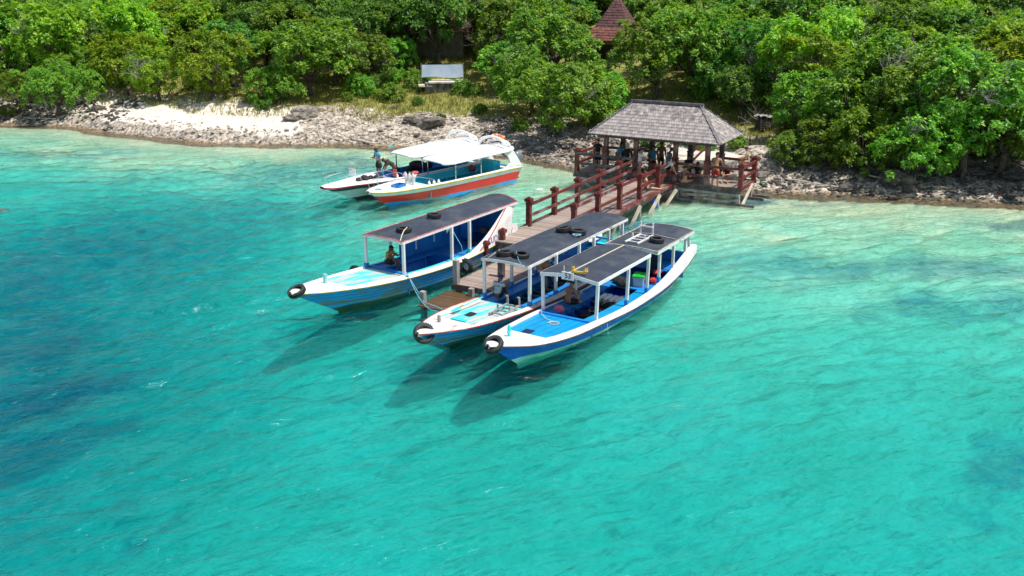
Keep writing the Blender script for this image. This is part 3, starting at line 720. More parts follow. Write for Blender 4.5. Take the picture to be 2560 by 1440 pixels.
def interior(bt, a0, a1, mi, mfloor, zf=.07, n=24, inset=.06):
    """inner walls and bottom boards between two stations, closed by bulkheads"""
    for side in (1, -1):
        P_ = []
        for i in range(n+1):
            a = a0+(a1-a0)*i/n; wt = bt.g('wt', a)-inset; zt = bt.g('zt', a)
            P_.append([(a, side*wt, zt-.005), (a, side*(wt-.03), zt*.6), (a, side*max(.05, wt-.26), zf)])
        MB().grid(P_, flip=(side < 0)).build('inner_planking', mi, bt.root, smooth=True)
    P_ = [[(a0+(a1-a0)*i/n, -max(.05, bt.g('wt', a0+(a1-a0)*i/n)-inset-.2), zf), (a0+(a1-a0)*i/n, max(.05, bt.g('wt', a0+(a1-a0)*i/n)-inset-.2), zf)] for i in range(n+1)]
    MB().grid(P_, flip=False).build('floor', mfloor, bt.root)
    for a in (a0, a1):
        wt = bt.g('wt', a)-inset; zt = bt.g('zt', a)
        MB().box((a, 0, (zt-.04+zf)/2), (.03, 2*wt, zt-.04-zf)).build('bulkhead', mi, bt.root)
def ribs(bt, a0, a1, mt, step=.45, zf=.07):
    a = a0
    me = None
    while a < a1:
        wt = bt.g('wt', a)-.1
        for side in (1, -1):
            MB().tube([(a, side*(wt-.02), bt.g('zt', a)-.08), (a, side*(wt-.06), .25), (a, side*(wt-.28), zf+.03), (a, side*.1, zf+.03)], .028, 4).build('rib', mt, bt.root)
        a += step
def bench(bt, a0, a1, side, w_, mt, z=None, n=14, legs=True, outer=.08):
    P0 = []; P1 = []
    for i in range(n+1):
        a = a0+(a1-a0)*i/n; o = bt.g('wt', a)-outer; zz = (z if z is not None else bt.g('zt', a)-.06)
        P0.append([(a, -side*(o-w_), zz-.045), (a, -side*(o-w_), zz), (a, -side*o, zz), (a, -side*o, zz-.045)])
    b_ = MB(); b_.grid(P0, flip=(side > 0), closed_u=True); b_.build('bench', mt, bt.root)
    if legs:
        a = a0+.3
        while a < a1-.1:
            o = bt.g('wt', a)-outer-w_+.04; zz = (z if z is not None else bt.g('zt', a)-.06)
            MB().box((a, -side*o, (zz-.05+.07)/2), (.06, .05, max(.05, zz-.05-.07))).build('bench_leg', mt, bt.root); a += 1.05
def foredeck(bt, a0, a1, mt, mk=None, npl=7, zoff=-.05, inset=.06, name='foredeck_plank'):
    """foredeck of separate planks running fore and aft"""
    W_ = bt.g('wt', a1)-inset
    for k in range(npl):
        y0 = -W_+2*W_*k/npl; y1 = -W_+2*W_*(k+1)/npl
        P_ = []; n = 14
        for i in range(n+1):
            a = a0+(a1-a0)*i/n; lim = max(.0, bt.g('wt', a)-inset)
            ya, yb = max(-lim, min(lim, y0)), max(-lim, min(lim, y1))
            if yb-ya < .02: continue
            zz = bt.g('zt', a)+zoff
            P_.append([(a, ya+.008, zz-.05), (a, ya+.009, zz), (a, yb-.009, zz), (a, yb-.008, zz-.05)])
        if len(P_) > 1:
            b_ = MB(); b_.grid(P_, flip=False); b_.add(P_[-1], [(0,1,2,3)]); b_.build(name, mt, bt.root)
def bowcap(bt, a1, mt, n=12):
    P_ = []; A0 = bt.st[0][0]
    for i in range(n+1):
        a = A0+(a1-A0)*i/n; wt = bt.g('wt', a)*.98; z = bt.g('zt', a)
        P_.append([(a, -wt, z+.010), (a, 0, z+.02), (a, wt, z+.010)])
    MB().grid(P_, flip=False).build('bow_deck', mt, bt.root, smooth=True)
    wt = bt.g('wt', a1)*.97; z = bt.g('zt', a1)
    MB().box((a1+.01, 0, z-.03), (.03, wt*2, .085)).build('deck_coaming', mt, bt.root)
def canopy(bt, corners, z0, z1, camber, mt, mf, w0, w1, a0, a1, fascia=.09, drop_ends=True, n=18, trim=None, peak=False):
    """slatted boat roof: cambered tarpaulin skin over a painted frame"""
    P_ = []
    rr = random.Random(int(a0*100))
    for i in range(n+1):
        f = i/n; a = a0+(a1-a0)*f; w_ = w0+(w1-w0)*f; z = z0+(z1-z0)*f; row = []; cam_ = camber if not hasattr(camber,'__len__') else camber[0]+(camber[1]-camber[0])*f
        for j in range(11):
            g_ = j/10*2-1
            zc = z + cam_*((1-abs(g_)) if peak else (1-g_*g_)) + (rr.uniform(-.011,.009) if 0 < j < 10 and 0 < i < n else 0)
            row.append((a + (.03*math.sin(g_*3) if 0 else 0), w_*g_, zc))
        P_.append(row)
    top_ = MB(); top_.grid(P_, flip=True)
    under = [[(p[0], p[1], p[2]-.03) for p in r_] for r_ in P_]
    top_.grid(under)
    rf_ = top_.build('roof', mt, bt.root, smooth=True)
    def edge(pts, name):
        b_ = MB()
        for p, q in zip(pts[:-1], pts[1:]):
            p = Vector(p); q = Vector(q); b_.bar(p-Vector((0,0,fascia/2+.008)), q-Vector((0,0,fascia/2+.008)), .04, fascia)
        b_.build(name, mf, bt.root)
        if trim:
            b_ = MB()
            for p, q in zip(pts[:-1], pts[1:]): b_.bar(Vector(p)+Vector((0,0,.008)), Vector(q)+Vector((0,0,.006)), .046, .012)
            b_.build('roof_trim', trim, bt.root)
    edge(P_[0], 'fascia'); edge(P_[-1], 'fascia')
    edge([r_[0] for r_ in P_], 'fascia'); edge([r_[-1] for r_ in P_], 'fascia')
    for i in range(3, n, 3):
        b_ = MB()
        for p, q in zip(P_[i][:-1], P_[i][1:]): b_.bar(Vector(p)-Vector((0,0,.05)), Vector(q)-Vector((0,0,.05)), .04, .035)
        b_.build('roof_beam', mf, bt.root)
    return P_
def pole(bt, a, b, zb, zt, mt=m_white, w_=.09, at_=None, bt_=0, foot=None):
    MB().bar((a, -b, zb), (a+(at_ or 0), -(b+bt_), zt), w_, w_*.8).build('pole', mt, bt.root)
    if foot: MB().box((a, -b, zb+.08), (w_+.03, w_+.02, .2)).build('pole_foot', foot, bt.root)

# tyre prototype --------------------------------------------------
def tyre_mesh(ro=.275, wd=.16):
    ri = ro*.60; b_ = MB()
    prof = []
    for k in range(14):
        t_ = 2*PI*k/14
        cx_ = (ro+ri)/2; rx = (ro-ri)/2; r_ = cx_ + rx*math.copysign(abs(math.cos(t_))**.6, math.cos(t_)); z = wd/2*math.copysign(abs(math.sin(t_))**.55, math.sin(t_))
        prof.append((r_, z))
    prof = prof[4:11][::-1]*0 + prof
    n = 28; base = 0
    # open inside: leave the inner face out and give the side walls lips
    seq = [prof[k] for k in (6,5,4,3,2,1,0,13,12,11,10,9,8)]
    b_.lathe(seq, n); inn = [(r_*1.0+(.012 if i in (0,12) else 0), z*.86) for i, (r_, z) in enumerate(seq)]
    inner = [(ri+.012, wd*.30), (ri+.05, wd*.42), (ro-.03, wd*.38), (ro-.02, 0), (ro-.03, -wd*.38), (ri+.05, -wd*.42), (ri+.012, -wd*.30)]
    b_.lathe(inner, n)
    for k in range(n):                                   # tread blocks
        t_ = 2*PI*(k+.5)/n
        for zz in (-.045, 0, .045):
            c_ = Vector((math.cos(t_)*(ro+.002), math.sin(t_)*(ro+.002), zz)); b_.box(c_, (.012, .04, .034), rz=t_)
    return b_.mesh('tyre', m_black, smooth=False)
TYRE = tyre_mesh()
def tyre(p, rot, label, s=1.0, rope=None, worldM=None):
    o = link('tyre', TYRE); o.location = p; o.rotation_euler = rot; o.scale = (s, s, s)
    tag(o, label, 'tyre', 'old tyres used as boat fenders'); return o
def rope(pts, label, r=.012, mat=m_rope, sag=0, name='rope', n=8):
    if sag:
        p, q = Vector(pts[0]), Vector(pts[-1]); pts = [p.lerp(q, i/n) - Vector((0,0,sag*4*(i/n)*(1-i/n))) for i in range(n+1)]
    o = MB().tube(pts, r, 5).build(name, mat, None, smooth=True)
    return tag(o, label, 'rope')
def coil(c, r, label, mat, turns=2.3, rr=.012, seed=1):
    rg = random.Random(seed); pts = []
    for k in range(int(turns*14)):
        t_ = 2*PI*k/14; q = r*(.55+.45*k/(turns*14)); pts.append((c[0]+q*math.cos(t_)*(1+rg.uniform(-.08,.08)), c[1]+q*math.sin(t_)*.8, c[2]+.012+.006*(k % 3)))
    return rope(pts, label, rr, mat)

# ---- boat A: nearest, strong blue hull, number 53
STA = [(-1.45,.05,.98,.04,1.05,.0), (-1.2,.26,.96,.2,1.03,.03), (-.8,.50,.88,.42,.97,.12), (-.2,.74,.76,.62,.87,.34), (.6,.94,.66,.78,.76,.58), (1.6,1.08,.57,.90,.67,.78),
       (3.0,1.15,.49,.98,.57,.92), (5,1.16,.34,1.0,.46,.98), (6.7,1.14,.31,.99,.47,.98), (7.7,1.12,.33,.98,.57,.95), (8.7,1.06,.39,.95,.76,.86), (9.8,.96,.48,.90,1.02,.68), (10.6,.84,.56,.82,1.13,.5), (11.25,.74,.63,.74,.98,.36)]
A = Boat('tour_boat', (.137, 26.018), 32.51, 'blue and white wooden tour boat numbered 53, nearest to the viewer', STA)
hull(A, ([m_boot, m_blue, m_white, m_algae], 0, 1), [(.10, 0), (.22, 0), (.6, 1), (1.0, 1)])
strake(A, m_white); rubrail(A, m_rub)
bowcap(A, .35, m_white); seams(A, (.42,.62,.82), m_navy); foredeck(A, .36, 2.72, m_cyan, npl=7)
MB().box((2.78, 0, .56), (.12, 1.84, .05)).build('deck_beam', m_int, A.root)
MB().box((.78, .12, A.g('zt', .8)-.035), (.34, .30, .012)).build('hatch', m_navy, A.root)
interior(A, 2.84, 9.9, m_int, m_blue); ribs(A, 3.2, 7.0, m_int, .5)
bench(A, 2.9, 6.9, 1, .46, m_cyan, legs=False, outer=.03, z=None); bench(A, 2.9, 6.9, -1, .46, m_int, outer=.03)
MB().box((3.4+1.8, 0, .10), (3.4, .10, .05)).build('keelson', m_int, A.root)
MB().box((7.55, 0, .40), (1.5, 1.7, .05)).build('stern_deck', m_int, A.root)
MB().box((9.2, 0, .62), (1.2, 1.5, .05)).build('stern_deck', m_int, A.root)
for a, f in ((3.02, m_cyan), (5.1, m_int), (6.6, m_int)):
    for b_ in (.93, -.93): pole(A, a, b_, A.g('zt', a)-.02, 1.72, foot=m_int if a > 4 else None, at_=-.0, bt_=.03*(1 if b_ > 0 else -1))
for a, zb, dx in ((7.6, .55, 0), (8.75, .8, 0), (9.95, 1.06, .0)):
    for b_ in (.90, -.90): pole(A, a, b_*(1 if a < 9 else .93), zb, 1.64, at_=dx, foot=m_int if a < 8 else None)
for b_ in (.80,-.80): pole(A, 10.45, b_, 1.1, 1.64, at_=-.22)
canopy(A, None, 1.80, 1.79, .12, m_tarp, m_white, 1.0, .98, 2.95, 6.68, peak=True, fascia=.11)
canopy(A, None, 1.70, 1.72, (.05,.09), m_tarp, m_whitew, .97, .93, 7.25, 10.45, fascia=.10, trim=m_drift)
MB().bar((2.95, 0, 1.935), (6.68, 0, 1.925), .035, .02).build('roof_batten', m_ropew, A.root)
MB().bar((8.9, -.9, 1.745), (8.9, 0, 1.815), .03, .02).bar((8.9, 0, 1.815), (8.9, .9, 1.745), .03, .02).build('roof_batten', m_drift, A.root)
MB().bar((9.95, .9, 1.0), (9.95, -.9, 1.0), .09, .05).build('thwart', m_cyan, A.root)
c_ = MB(); c_.lathe([(.05,0),(.05,.1),(.035,.13),(.05,.2),(.05,.3),(.03,.34),(0,.34)], 8); c_.bar((-.1,0,.16),(.1,0,.16),.04,.04); c_.build('mooring_bitt', m_turqp, A.root, loc=(-.28,.08,.9))
# number board on the front edge
nb = MB().box((0,0,0), (.03,.40,.24)).build('number_board', m_white, A.root, loc=(2.90, .02, 1.84))
def text(s_, parent, loc, rot, size, mat, name='lettering', ext=.002, align='CENTER', bold=0):
    cu = bpy.data.curves.new(name, 'FONT'); cu.body = s_; cu.size = size; cu.extrude = ext; cu.align_x = align; cu.align_y = 'CENTER'; cu.offset = bold
    cu.materials.append(mat); o = bpy.data.objects.new(name, cu); col.objects.link(o); 
    dg = bpy.context.evaluated_depsgraph_get(); dg.update(); me = bpy.data.meshes.new_from_object(o.evaluated_get(dg)); bpy.data.objects.remove(o)
    o = link(name, me, parent, loc, rot); return o
m_ink = M('dark_red_lettering', (.16,.03,.04), None, 4, .6); m_violet = M('violet_lettering', (.30,.10,.36), None, 4, .6); m_greyink = M('dark_grey_lettering', (.08,.08,.09), None, 4, .6)
text('53', nb, (-.018, -.02, 0), (R(90), 0, R(-90)), .22, m_ink, bold=.004)
MB().tube([(2.98, .18, 1.8), (2.96, .18, 2.12)], .014, 6).build('antenna', m_white, A.root)

# ---- boat B: middle, weathered turquoise foredeck
STB = [(-1.48,.05,.92,.04,.97,0), (-1.2,.24,.90,.18,.96,.03), (-.7,.50,.86,.40,.93,.14), (0,.76,.80,.62,.86,.38), (.8,.92,.74,.76,.78,.6), (2,1.02,.64,.86,.66,.78), (3.2,1.06,.55,.90,.58,.88),
       (5,1.08,.46,.92,.52,.94), (7,1.06,.46,.9,.56,.92), (8.5,1.0,.55,.87,.68,.8), (9.8,.88,.68,.8,.9,.6), (10.8,.72,.78,.7,1.0,.4)]
B = Boat('tour_boat', (-1.846, 27.181), 32.79, 'tour boat with peeling turquoise foredeck, moored between the jetty and the blue boat', STB)
hull(B, ([m_bluew, m_algae, m_turqp, m_rub], 1, 2), [(.26, 1), (.4, 0), (.8, 0), (1.0, 0)])
strake(B, m_whitew); rubrail(B, M('red_rub_stripe', (.42,.04,.03), (.3,.06,.04), 6, .6, c3=(.3,.2,.15), s3=3), .02)
bowcap(B, .1, m_whitew); seams(B, (.4,.6,.8), m_navy); foredeck(B, .12, 2.85, m_turq, npl=8)
MB().box((1.15, .05, B.g('zt', 1.1)-.03), (.36, .24, .014)).build('hatch', m_void, B.root)
MB().box((.35, -.1, B.g('zt', .35)+.0), (.16, .5, .03)).build('deck_patch', m_turqp, B.root)
interior(B, 2.9, 9.9, m_int, m_dark); ribs(B, 3.2, 8.2, m_aqua, .42)
bench(B, 2.95, 9.2, 1, .34, m_int); bench(B, 2.95, 9.2, -1, .42, m_int)
for b_ in (.86,-.86):
    for a in (3.1, 4.72, 6.25, 7.3, 8.4, 9.6): pole(B, a, b_*(1 if a < 9 else .92), B.g('zt', a)-.03, 1.90, foot=m_int)
canopy(B, None, 1.93, 1.98, (.05,.10), m_tarp, m_whitew, .87, .82, 2.95, 9.95, fascia=.085)
MB().box((8.0, .2, .9), (1.3, .05, .9)).build('partition', m_int, B.root); MB().box((7.4, 0, .75), (.05, 1.5, .55)).build('partition', m_int, B.root)
MB().bar((10.2, 1.0, 1.02), (10.2, -1.1, 1.02), .10, .06).build('thwart', m_cyan, B.root)
MB().box((10.0, 0, .72), (1.0, 1.3, .04)).build('stern_deck', m_turqp, B.root)
c_ = MB(); c_.box((0,0,.12), (.07,.07,.26)); c_.build('mooring_bitt', m_grey, B.root, loc=(-.35,.1,.88))

# ---- boat C: left, weathered blue hull, tall white stern
STC = [(-2.0,.05,1.14,.04,1.2,0), (-1.7,.26,1.12,.2,1.18,.03), (-1.1,.52,1.05,.44,1.12,.14), (-.3,.76,.97,.66,1.03,.4), (.8,.96,.86,.82,.93,.66), (2.2,1.06,.74,.92,.82,.82), (3.6,1.08,.65,.95,.73,.9),
       (5.2,1.06,.60,.93,.69,.92), (6.0,1.02,.62,.91,.74,.88), (6.7,.99,.66,.9,.98,.82), (7.4,.94,.70,.88,1.35,.74), (8.2,.87,.76,.84,1.85,.6), (8.75,.82,.80,.80,2.02,.5)]
C = Boat('tour_boat', (-5.691, 30.494), 34.85, 'weathered blue tour boat with tall white stern, moored left of the jetty', STC)
hull(C, ([m_bluew, m_algae, m_turqp], 1, 0), [(.15, 1), (.35, 0), (.7, 0), (1.0, 0)])
strake(C, m_white); rubrail(C, m_yell, .018, -.01)
bowcap(C, -.2, m_white); seams(C, (.34,.5,.66,.83), m_navy); foredeck(C, -.18, 2.42, m_turq, npl=9)
bench(C, -.1, 2.3, -1, .10, m_turqp, legs=False, outer=.05)
MB().box((2.5, 0, .78), (.14, 1.8, .05)).build('deck_beam', m_int, C.root)
interior(C, 2.55, 8.5, m_int, m_int); ribs(C, 2.9, 5.6, m_int, .42)
bench(C, 2.6, 5.6, 1, .26, m_turqp, legs=False); bench(C, 2.6, 5.6, -1, .44, m_int)
MB().box((6.6, 0, .58), (2.2, 1.64, .05)).build('stern_deck', m_int, C.root); MB().box((5.55, 0, .34), (.06, 1.6, .46)).build('partition', m_int, C.root)
MB().box((5.4, .84, 1.15), (2.7, .04, .95)).build('side_panel', m_int, C.root); MB().box((7.5, .45, 1.05), (.05, .6, .6)).build('side_panel', m_int, C.root)
MB().box((8.3, 0, .95), (.7, 1.5, .05)).build('stern_deck', m_int, C.root)
for a in (2.33, 4.95, 6.0):
    for b_ in (.86,-.86): pole(C, a, b_, C.g('zt', a)-.04, 1.95, foot=m_int if b_ < 0 else (m_turqp if a > 5.5 else None), w_=.10)
pole(C, 3.6, -.86, .75, 1.95)
canopy(C, None, 1.97, 2.04, (.05,.19), m_tarp, m_white, .89, .80, 2.25, 9.2, fascia=.08, trim=M('thin_red_trim', (.45,.04,.05), (.6,.3,.28), 9, .6))
# stern fins and red scroll line, tail
for side in (1, -1):
    b_ = MB(); prof_ = [(6.45,.74),(7.0,.98),(7.55,1.35),(8.0,1.72),(8.35,1.98),(9.1,2.02),(8.85,1.5),(8.8,1.22),(9.25,1.14),(9.3,.86),(8.7,.78),(7.5,.70),(6.5,.66)]
    yy = lambda x: side*(.99 - .085*(x-6.45)); n = len(prof_)
    b_.add([(x, yy(x), z) for x, z in prof_]+[(x, yy(x)-side*.045, z) for x, z in prof_], [tuple(range(n)) if side < 0 else tuple(range(n))[::-1], tuple(range(n, 2*n))[::-1] if side < 0 else tuple(range(n, 2*n))]+[((i+1)%n, i, n+i, n+(i+1)%n) for i in range(n)])
    b_.build('stern_fin', m_white, C.root)
    MB().tube([(x-.01, yy(x)+side*.008, z-.03) for x, z in prof_[:5]], .026, 5).build('scroll_line', M('scroll_red', (.42,.05,.02), None, 4, .5) if side < 0 else m_redf, C.root)
ft = text('KUDA LAUT', C.root, (7.9, -.905, .93), (R(90), 0, R(4.9)), .34, m_violet, bold=.004)
c_ = MB(); c_.box((0,0,.17), (.10,.10,.40)); c_.build('mooring_bitt', m_turq, C.root, loc=(-.42,.08,1.0))

# ---- the two white-canopied dive boats beyond
def dive_boat(S, th, label, hullmats, bands, rubm, railm, inside, tip, up, key):
    st = [(tip,.12,.84,.10,.90,0), (tip+.25,.34,.83,.30,.89,.02), (-.4,.66,.82,.60,.87,.16), (.5,.92,.82,.85,.87,.5), (2,1.06,.81,.98,.86,.82), (4,1.10,.80,1.02,.85,.92), (6,1.10,.80,1.02,.86,.94), (7.6,1.06,.80,.98,.88,.92), (8.45,1.02,.76,.94,.84,.9)]
    D = Boat('dive_boat', S, th, label, st); D.root['group'] = 'dive boats beyond the jetty'
    hull(D, (hullmats, 3, 0), bands); strake(D, railm[0]); rubrail(D, railm[1], .04)
    bowcap(D, 1.2, m_gel); foredeck(D, 1.2, 2.0, m_gel, npl=1)
    interior(D, 2.0, 8.2, inside, inside, zf=.18); bench(D, 2.1, 7.0, -1, .42, inside, z=.62); bench(D, 2.1, 7.0, 1, .36, inside, z=.55)
    MB().box((7.1, 0, .75), (.5, 1.0, .9)).build('console', inside, D.root, bevel=.03)
    MB().box((7.9, 0, .70), (.6, 1.8, .05)).build('stern_deck', m_gel, D.root)
    # hard top with rounded outline
    n = 22; P_ = []
    for i in range(n+1):
        f = i/n; a = 3.0+f*5.0; w_ = (1.12 - .12*(1-f)**3)*(1 - .25*max(0, f-.8)/.2*max(0, f-.8)/.2) * (min(1, .72+f*4)); z = 1.82 - .10*(1-f)**2 + .03*f + up
        P_.append([(a - .12*(1-abs(g_))*0 + .22*(1-g_*g_)*(1 if i == 0 else 0)*-1, w_*g_, z + .10*(1-g_*g_) - (.05 if abs(g_) == 1 else 0)) for g_ in (-1,-.92,-.75,-.5,-.25,0,.25,.5,.75,.92,1)])
    b_ = MB(); b_.grid(P_, flip=True); b_.grid([[(x, y, z-.06) for x, y, z in r_] for r_ in P_]); per = [r_[0] for r_ in P_]+P_[-1][1:]+[r_[-1] for r_ in P_[::-1]][1:]+P_[0][::-1][1:-1]
    b_.tube([Vector(p)-Vector((0,0,.03)) for p in per+[per[0]]], .045, 6)
    b_.build('canopy', m_gel, D.root, smooth=True)
    # arch over the rear with an oval gap, and swept legs to the stern
    zt = 2.0+up
    for dz_, r_ in ((.0, .09),):
        pts = [(7.25+.15*math.sin(PI*k/12), -.92+1.84*k/12, zt+.02+.36*math.sin(PI*k/12)**.55) for k in range(13)]
        MB().tube(pts, [.10-.04*math.sin(PI*k/12) for k in range(13)], 8).build('arch', m_gel, D.root, smooth=True)
        pts = [(7.75+.1*math.sin(PI*k/12), -.80+1.6*k/12, zt-.06+.22*math.sin(PI*k/12)**.5) for k in range(13)]
        MB().tube(pts, .075, 8).build('arch', m_gel, D.root, smooth=True)
    for side in (1, -1):
        outer = [(7.2,1.86+up),(7.75,1.80+up),(8.05,1.45),(8.3,1.12),(8.5,.86)]; inner = [(6.9,.90),(7.35,.94),(7.62,1.1),(7.62,1.35),(7.3,1.62),(6.7,1.72+up),(6.4,1.80+up)]
        lo = [(8.5,.86),(6.9,.86)]
        yy = side*1.0; prof_ = outer + [(6.9,.86)] + inner[1:]
        n_ = len(prof_); b_ = MB()
        # build as a ribbon between the two curves
        cin = [(6.5,1.80+up),(7.1,1.70+up),(7.45,1.42),(7.58,1.12),(7.30,.92)]
        b_.grid([[(o_[0], yy, o_[1]), (i_[0], yy, i_[1])] for o_, i_ in zip(outer, cin)], flip=side > 0)
        b_.grid([[(o_[0], yy-side*.07, o_[1]), (i_[0], yy-side*.07, i_[1])] for o_, i_ in zip(outer, cin)], flip=side < 0)
        for c__ in (outer, cin): b_.grid([[(x, yy, z), (x, yy-side*.07, z)] for x, z in c__], flip=(side < 0))
        b_.build('arch_leg', m_gel, D.root)
    for a in (3.6, 5.4):
        for b__ in (.98, -.98): MB().tube([(a, -b__, .84), (a, -b__, 1.86+up)], .028, 8).build('pole', m_steel if b__ > 0 or key else m_char, D.root, smooth=True)
    # bow rail
    for side in (1, -1):
        tp = [(tip+.15, side*.16, 1.28), (0, side*.55, 1.32), (1.3, side*.86, 1.32), (2.1, side*.97, 1.1), (2.3, side*1.0, .88)]
        MB().tube(tp, .017, 6).build('bow_rail', m_steel, D.root, smooth=True)
        for k, (a, b__) in enumerate(((tip+.3, .2), (0, .58), (.9, .84))): MB().tube([(a, side*b__, .88), (a-.12, side*b__*.96, 1.30)], .013, 5).build('bow_rail_post', m_steel, D.root)
    # outboard engine
    eng = MB(); eng.lathe([(0,.62),(.13,.62),(.22,.55),(.25,.36),(.23,.14),(.17,.02),(.12,0)], 14, M=Matrix.Diagonal((1.25,.85,1)))
    eo = eng.build('outboard_cowl', m_engine, D.root, smooth=True, loc=(8.80, -.30, .84), rot=(0, R(22), 0))
    MB().box((8.85,-.25,.42), (.14,.10,.75)).box((8.9,-.25,.02), (.36,.05,.05)).box((8.62,-.25,.62), (.22,.22,.12)).build('outboard_leg', m_char, D.root)
    return D
D4 = dive_boat((-5.87, 45.39), 41.7, 'red and white dive boat with white hard canopy and mustard rail, nearer of the pair', [m_redp, m_pgrey, m_cyan, m_bluew], [(.10, 3), (.22, 3), (.74, 0), (1.0, 1)], None, (m_gel, m_yell), m_aqua, -1.15, 0, 1)
D5 = dive_boat((-7.62, 46.95), 41.7, 'white dive boat with maroon and charcoal stripes behind the red dive boat', [m_pgrey, m_char, m_maroon, m_char], [(.12, 3), (.2, 0), (.72, 0), (1.0, 1)], None, (m_gel, m_maroon), m_int, -1.95, .05, 0)
MB().box((-1.5,0,.84), (.9,.3,.10)).build('bow_plank', m_maroon, D5.root, bevel=.02)
text('ALINDAY', D5.root, (6.1, .05, 2.09), (0, 0, R(-90)), .26, m_greyink); text('ALINDAY', D4.root, (6.0, -1.10, 1.84), (R(90), 0, 0), .13, m_greyink)

# ---- tyres
def Bp(bt, a, b, z): return bt.world(a, b, z)
def roofz(z, w_, b, camb, peak=False): g_ = abs(b)/w_; return z + camb*((1-g_) if peak else 1-g_*g_)
tyre(Bp(A,-1.22,.02,.98), (R(34), R(-14), R(-12)), 'black tyre hanging over the white bow of the nearest blue boat')
tyre(Bp(B,-1.20,.0,.86), (R(58), R(-10), R(28)), 'black tyre tied round the bow of the middle turquoise boat', 1.08)
tyre(Bp(C,-1.74,-.0,1.16), (R(16), R(-20), R(10)), 'black tyre lashed on the bow of the left blue boat', 1.02)
tyre(Bp(B,3.45,-.30,2.06), (R(-3),R(3),.3), 'left tyre of the front pair on the middle boat roof', .98)
tyre(Bp(B,3.55,.25,2.06), (R(6),R(-3),1.3), 'worn tyre, right one of the front pair on the middle boat roof', .95)
tyre(Bp(B,6.85,-.10,2.13), (R(-4),R(8),2.2), 'left tyre of the rear pair on the middle boat roof', .95)
tyre(Bp(B,6.95,.42,2.09), (R(2),R(4),.9), 'right tyre of the rear pair on the middle boat roof, with blue rope', 1.0)
tyre(Bp(A,8.2,.50,1.84), (R(3),R(2),.5), 'tyre lying on the rear roof of the blue boat numbered 53', .92)
tyre(Bp(C,3.15,.20,2.12), (R(0),R(3),.2), 'tyre with cream rope near the front of the left boat roof', .95)
tyre(Bp(C,5.1,-.05,2.19), (R(2),R(2),1.2), 'thin tyre on the middle of the left boat roof', .90)
tyre(Bp(C,5.35,1.17,.42), (R(90),R(8),R(-35)), 'tyre hanging on the side of the left boat beside the tall mooring post', 1.0)
tyre(Bp(C,2.0,-1.12,.62), (R(80),0,R(-40)), 'half hidden tyre on the far side of the left boat by its front pole', .9)

# ---- ropes
rope([Bp(C,2.33,.92,.95), at(1060,762,.15)+Vector((0,0,.1)), Bp(B,.9,-.92,.8)], 'light blue mooring rope from the left boat past the short post')
o = rope([Bp(C,2.4,.95,.86), Bp(B,.6,-.9,.82)], 'light blue mooring rope sagging between the left and middle boats', sag=.35)
rope([Bp(C,4.95,.86,1.85), Bp(C,5.25,1.05,1.2), Bp(C,5.35,1.12,.68)], 'blue rope holding the side tyre of the left boat')
rope([Bp(C,3.2,.3,2.2), Bp(C,2.85,.45,2.17), Bp(C,2.55,.62,2.1), Bp(C,2.2,.80,1.9), Bp(C,2.3,.9,1.86)], 'cream rope trailing from the tyre over the left boat roof edge', .02, m_ropew)
rope([Bp(B,3.5,.1,2.16), Bp(B,3.1,.45,2.0), Bp(B,2.9,.75,1.9), Bp(B,3.1,.92,1.8)], 'thin blue rope from the roof tyres to the front pole of the middle boat', .009)
rope([Bp(B,3.4,-.45,2.16), Bp(B,3.0,-.6,1.98), Bp(B,2.95,-.75,1.84)], 'thin cord from the left roof tyre of the middle boat', .009, m_ropew)
coil(Bp(B,6.6,.55,2.06), .16, 'tangled light blue rope beside the rear roof tyres of the middle boat', m_rope, seed=3)
coil(Bp(A,2.0,.05,.60), .20, 'loop of pale cord on the cyan foredeck of the blue boat', m_ropew, 1.6, .010, 4)
rope([Bp(A,2.9,-.9,.62), Bp(A,2.5,-.7,.66), Bp(A,2.2,-.35,.62), Bp(A,2.1,.0,.62)], 'pale cord across the cyan foredeck to the far front pole', .010, m_ropew)
rope([Bp(A,3.3,1.17,.45), Bp(A,3.32,1.2,.05), Bp(A,3.4,1.3,-.1)], 'thin cord hanging from the blue boat rail into the water', .008, m_rope)
coil(Bp(C,2.3,.98,.80), .09, 'bunch of blue rope tied at the near front pole of the left boat', m_rope, 4, .014, 7)
coil(Bp(B,3.05,-.93,.62), .07, 'bunch of blue rope tied at the far front pole of the middle boat', m_rope, 4, .013, 8)
rope([at(1322,566,DK)+Vector((0,0,.03)), at(1300,572,DK)+Vector((0,0,.03)), Bp(C,8.6,.5,1.1)], 'cream mooring rope from the end rail post to the stern of the left boat', .016, m_ropew)
rope([(-7.6,43.9,.85), (-11.5,42.2,-.1)], 'thin grey anchor line off the bow of the striped dive boat', .010, m_grey)

# ---- loose gear on the boats
def ladder(M4, L, W_, hooks, mt, label, rung=4):
    r_ = empty('ladder', (0,0,0), 0, label, 'ladder'); r_.matrix_world = M4
    for y in (-W_/2, W_/2):
        MB().bar((0, y, 0), (L, y, 0), .055, .05).build('rail', mt, r_)
        MB().bar((L*.97, y, 0), (L*.97, y, hooks), .05, .05).bar((L*.97, y, hooks), (L*.97-.09, y, hooks+.03), .05, .05).build('hook', mt, r_)
        MB().bar((L*.45, y, 0), (L*.45, y, hooks*.6), .045, .045).build('hook', mt, r_)
    for k in range(rung): x = L*(.12+.78*k/(rung-1)); MB().bar((x, -W_/2, 0), (x, W_/2, 0), .045, .035).build('rung', mt, r_)
    return r_
M4 = Matrix.Translation(Bp(B,1.5,.62,.72)) @ Matrix.Rotation(B.rotz(), 4, 'Z') @ Matrix.Rotation(R(3), 4, 'Z')
ladder(M4, 1.15, .42, .26, m_grey, 'grey wooden boarding ladder lying on the turquoise foredeck')
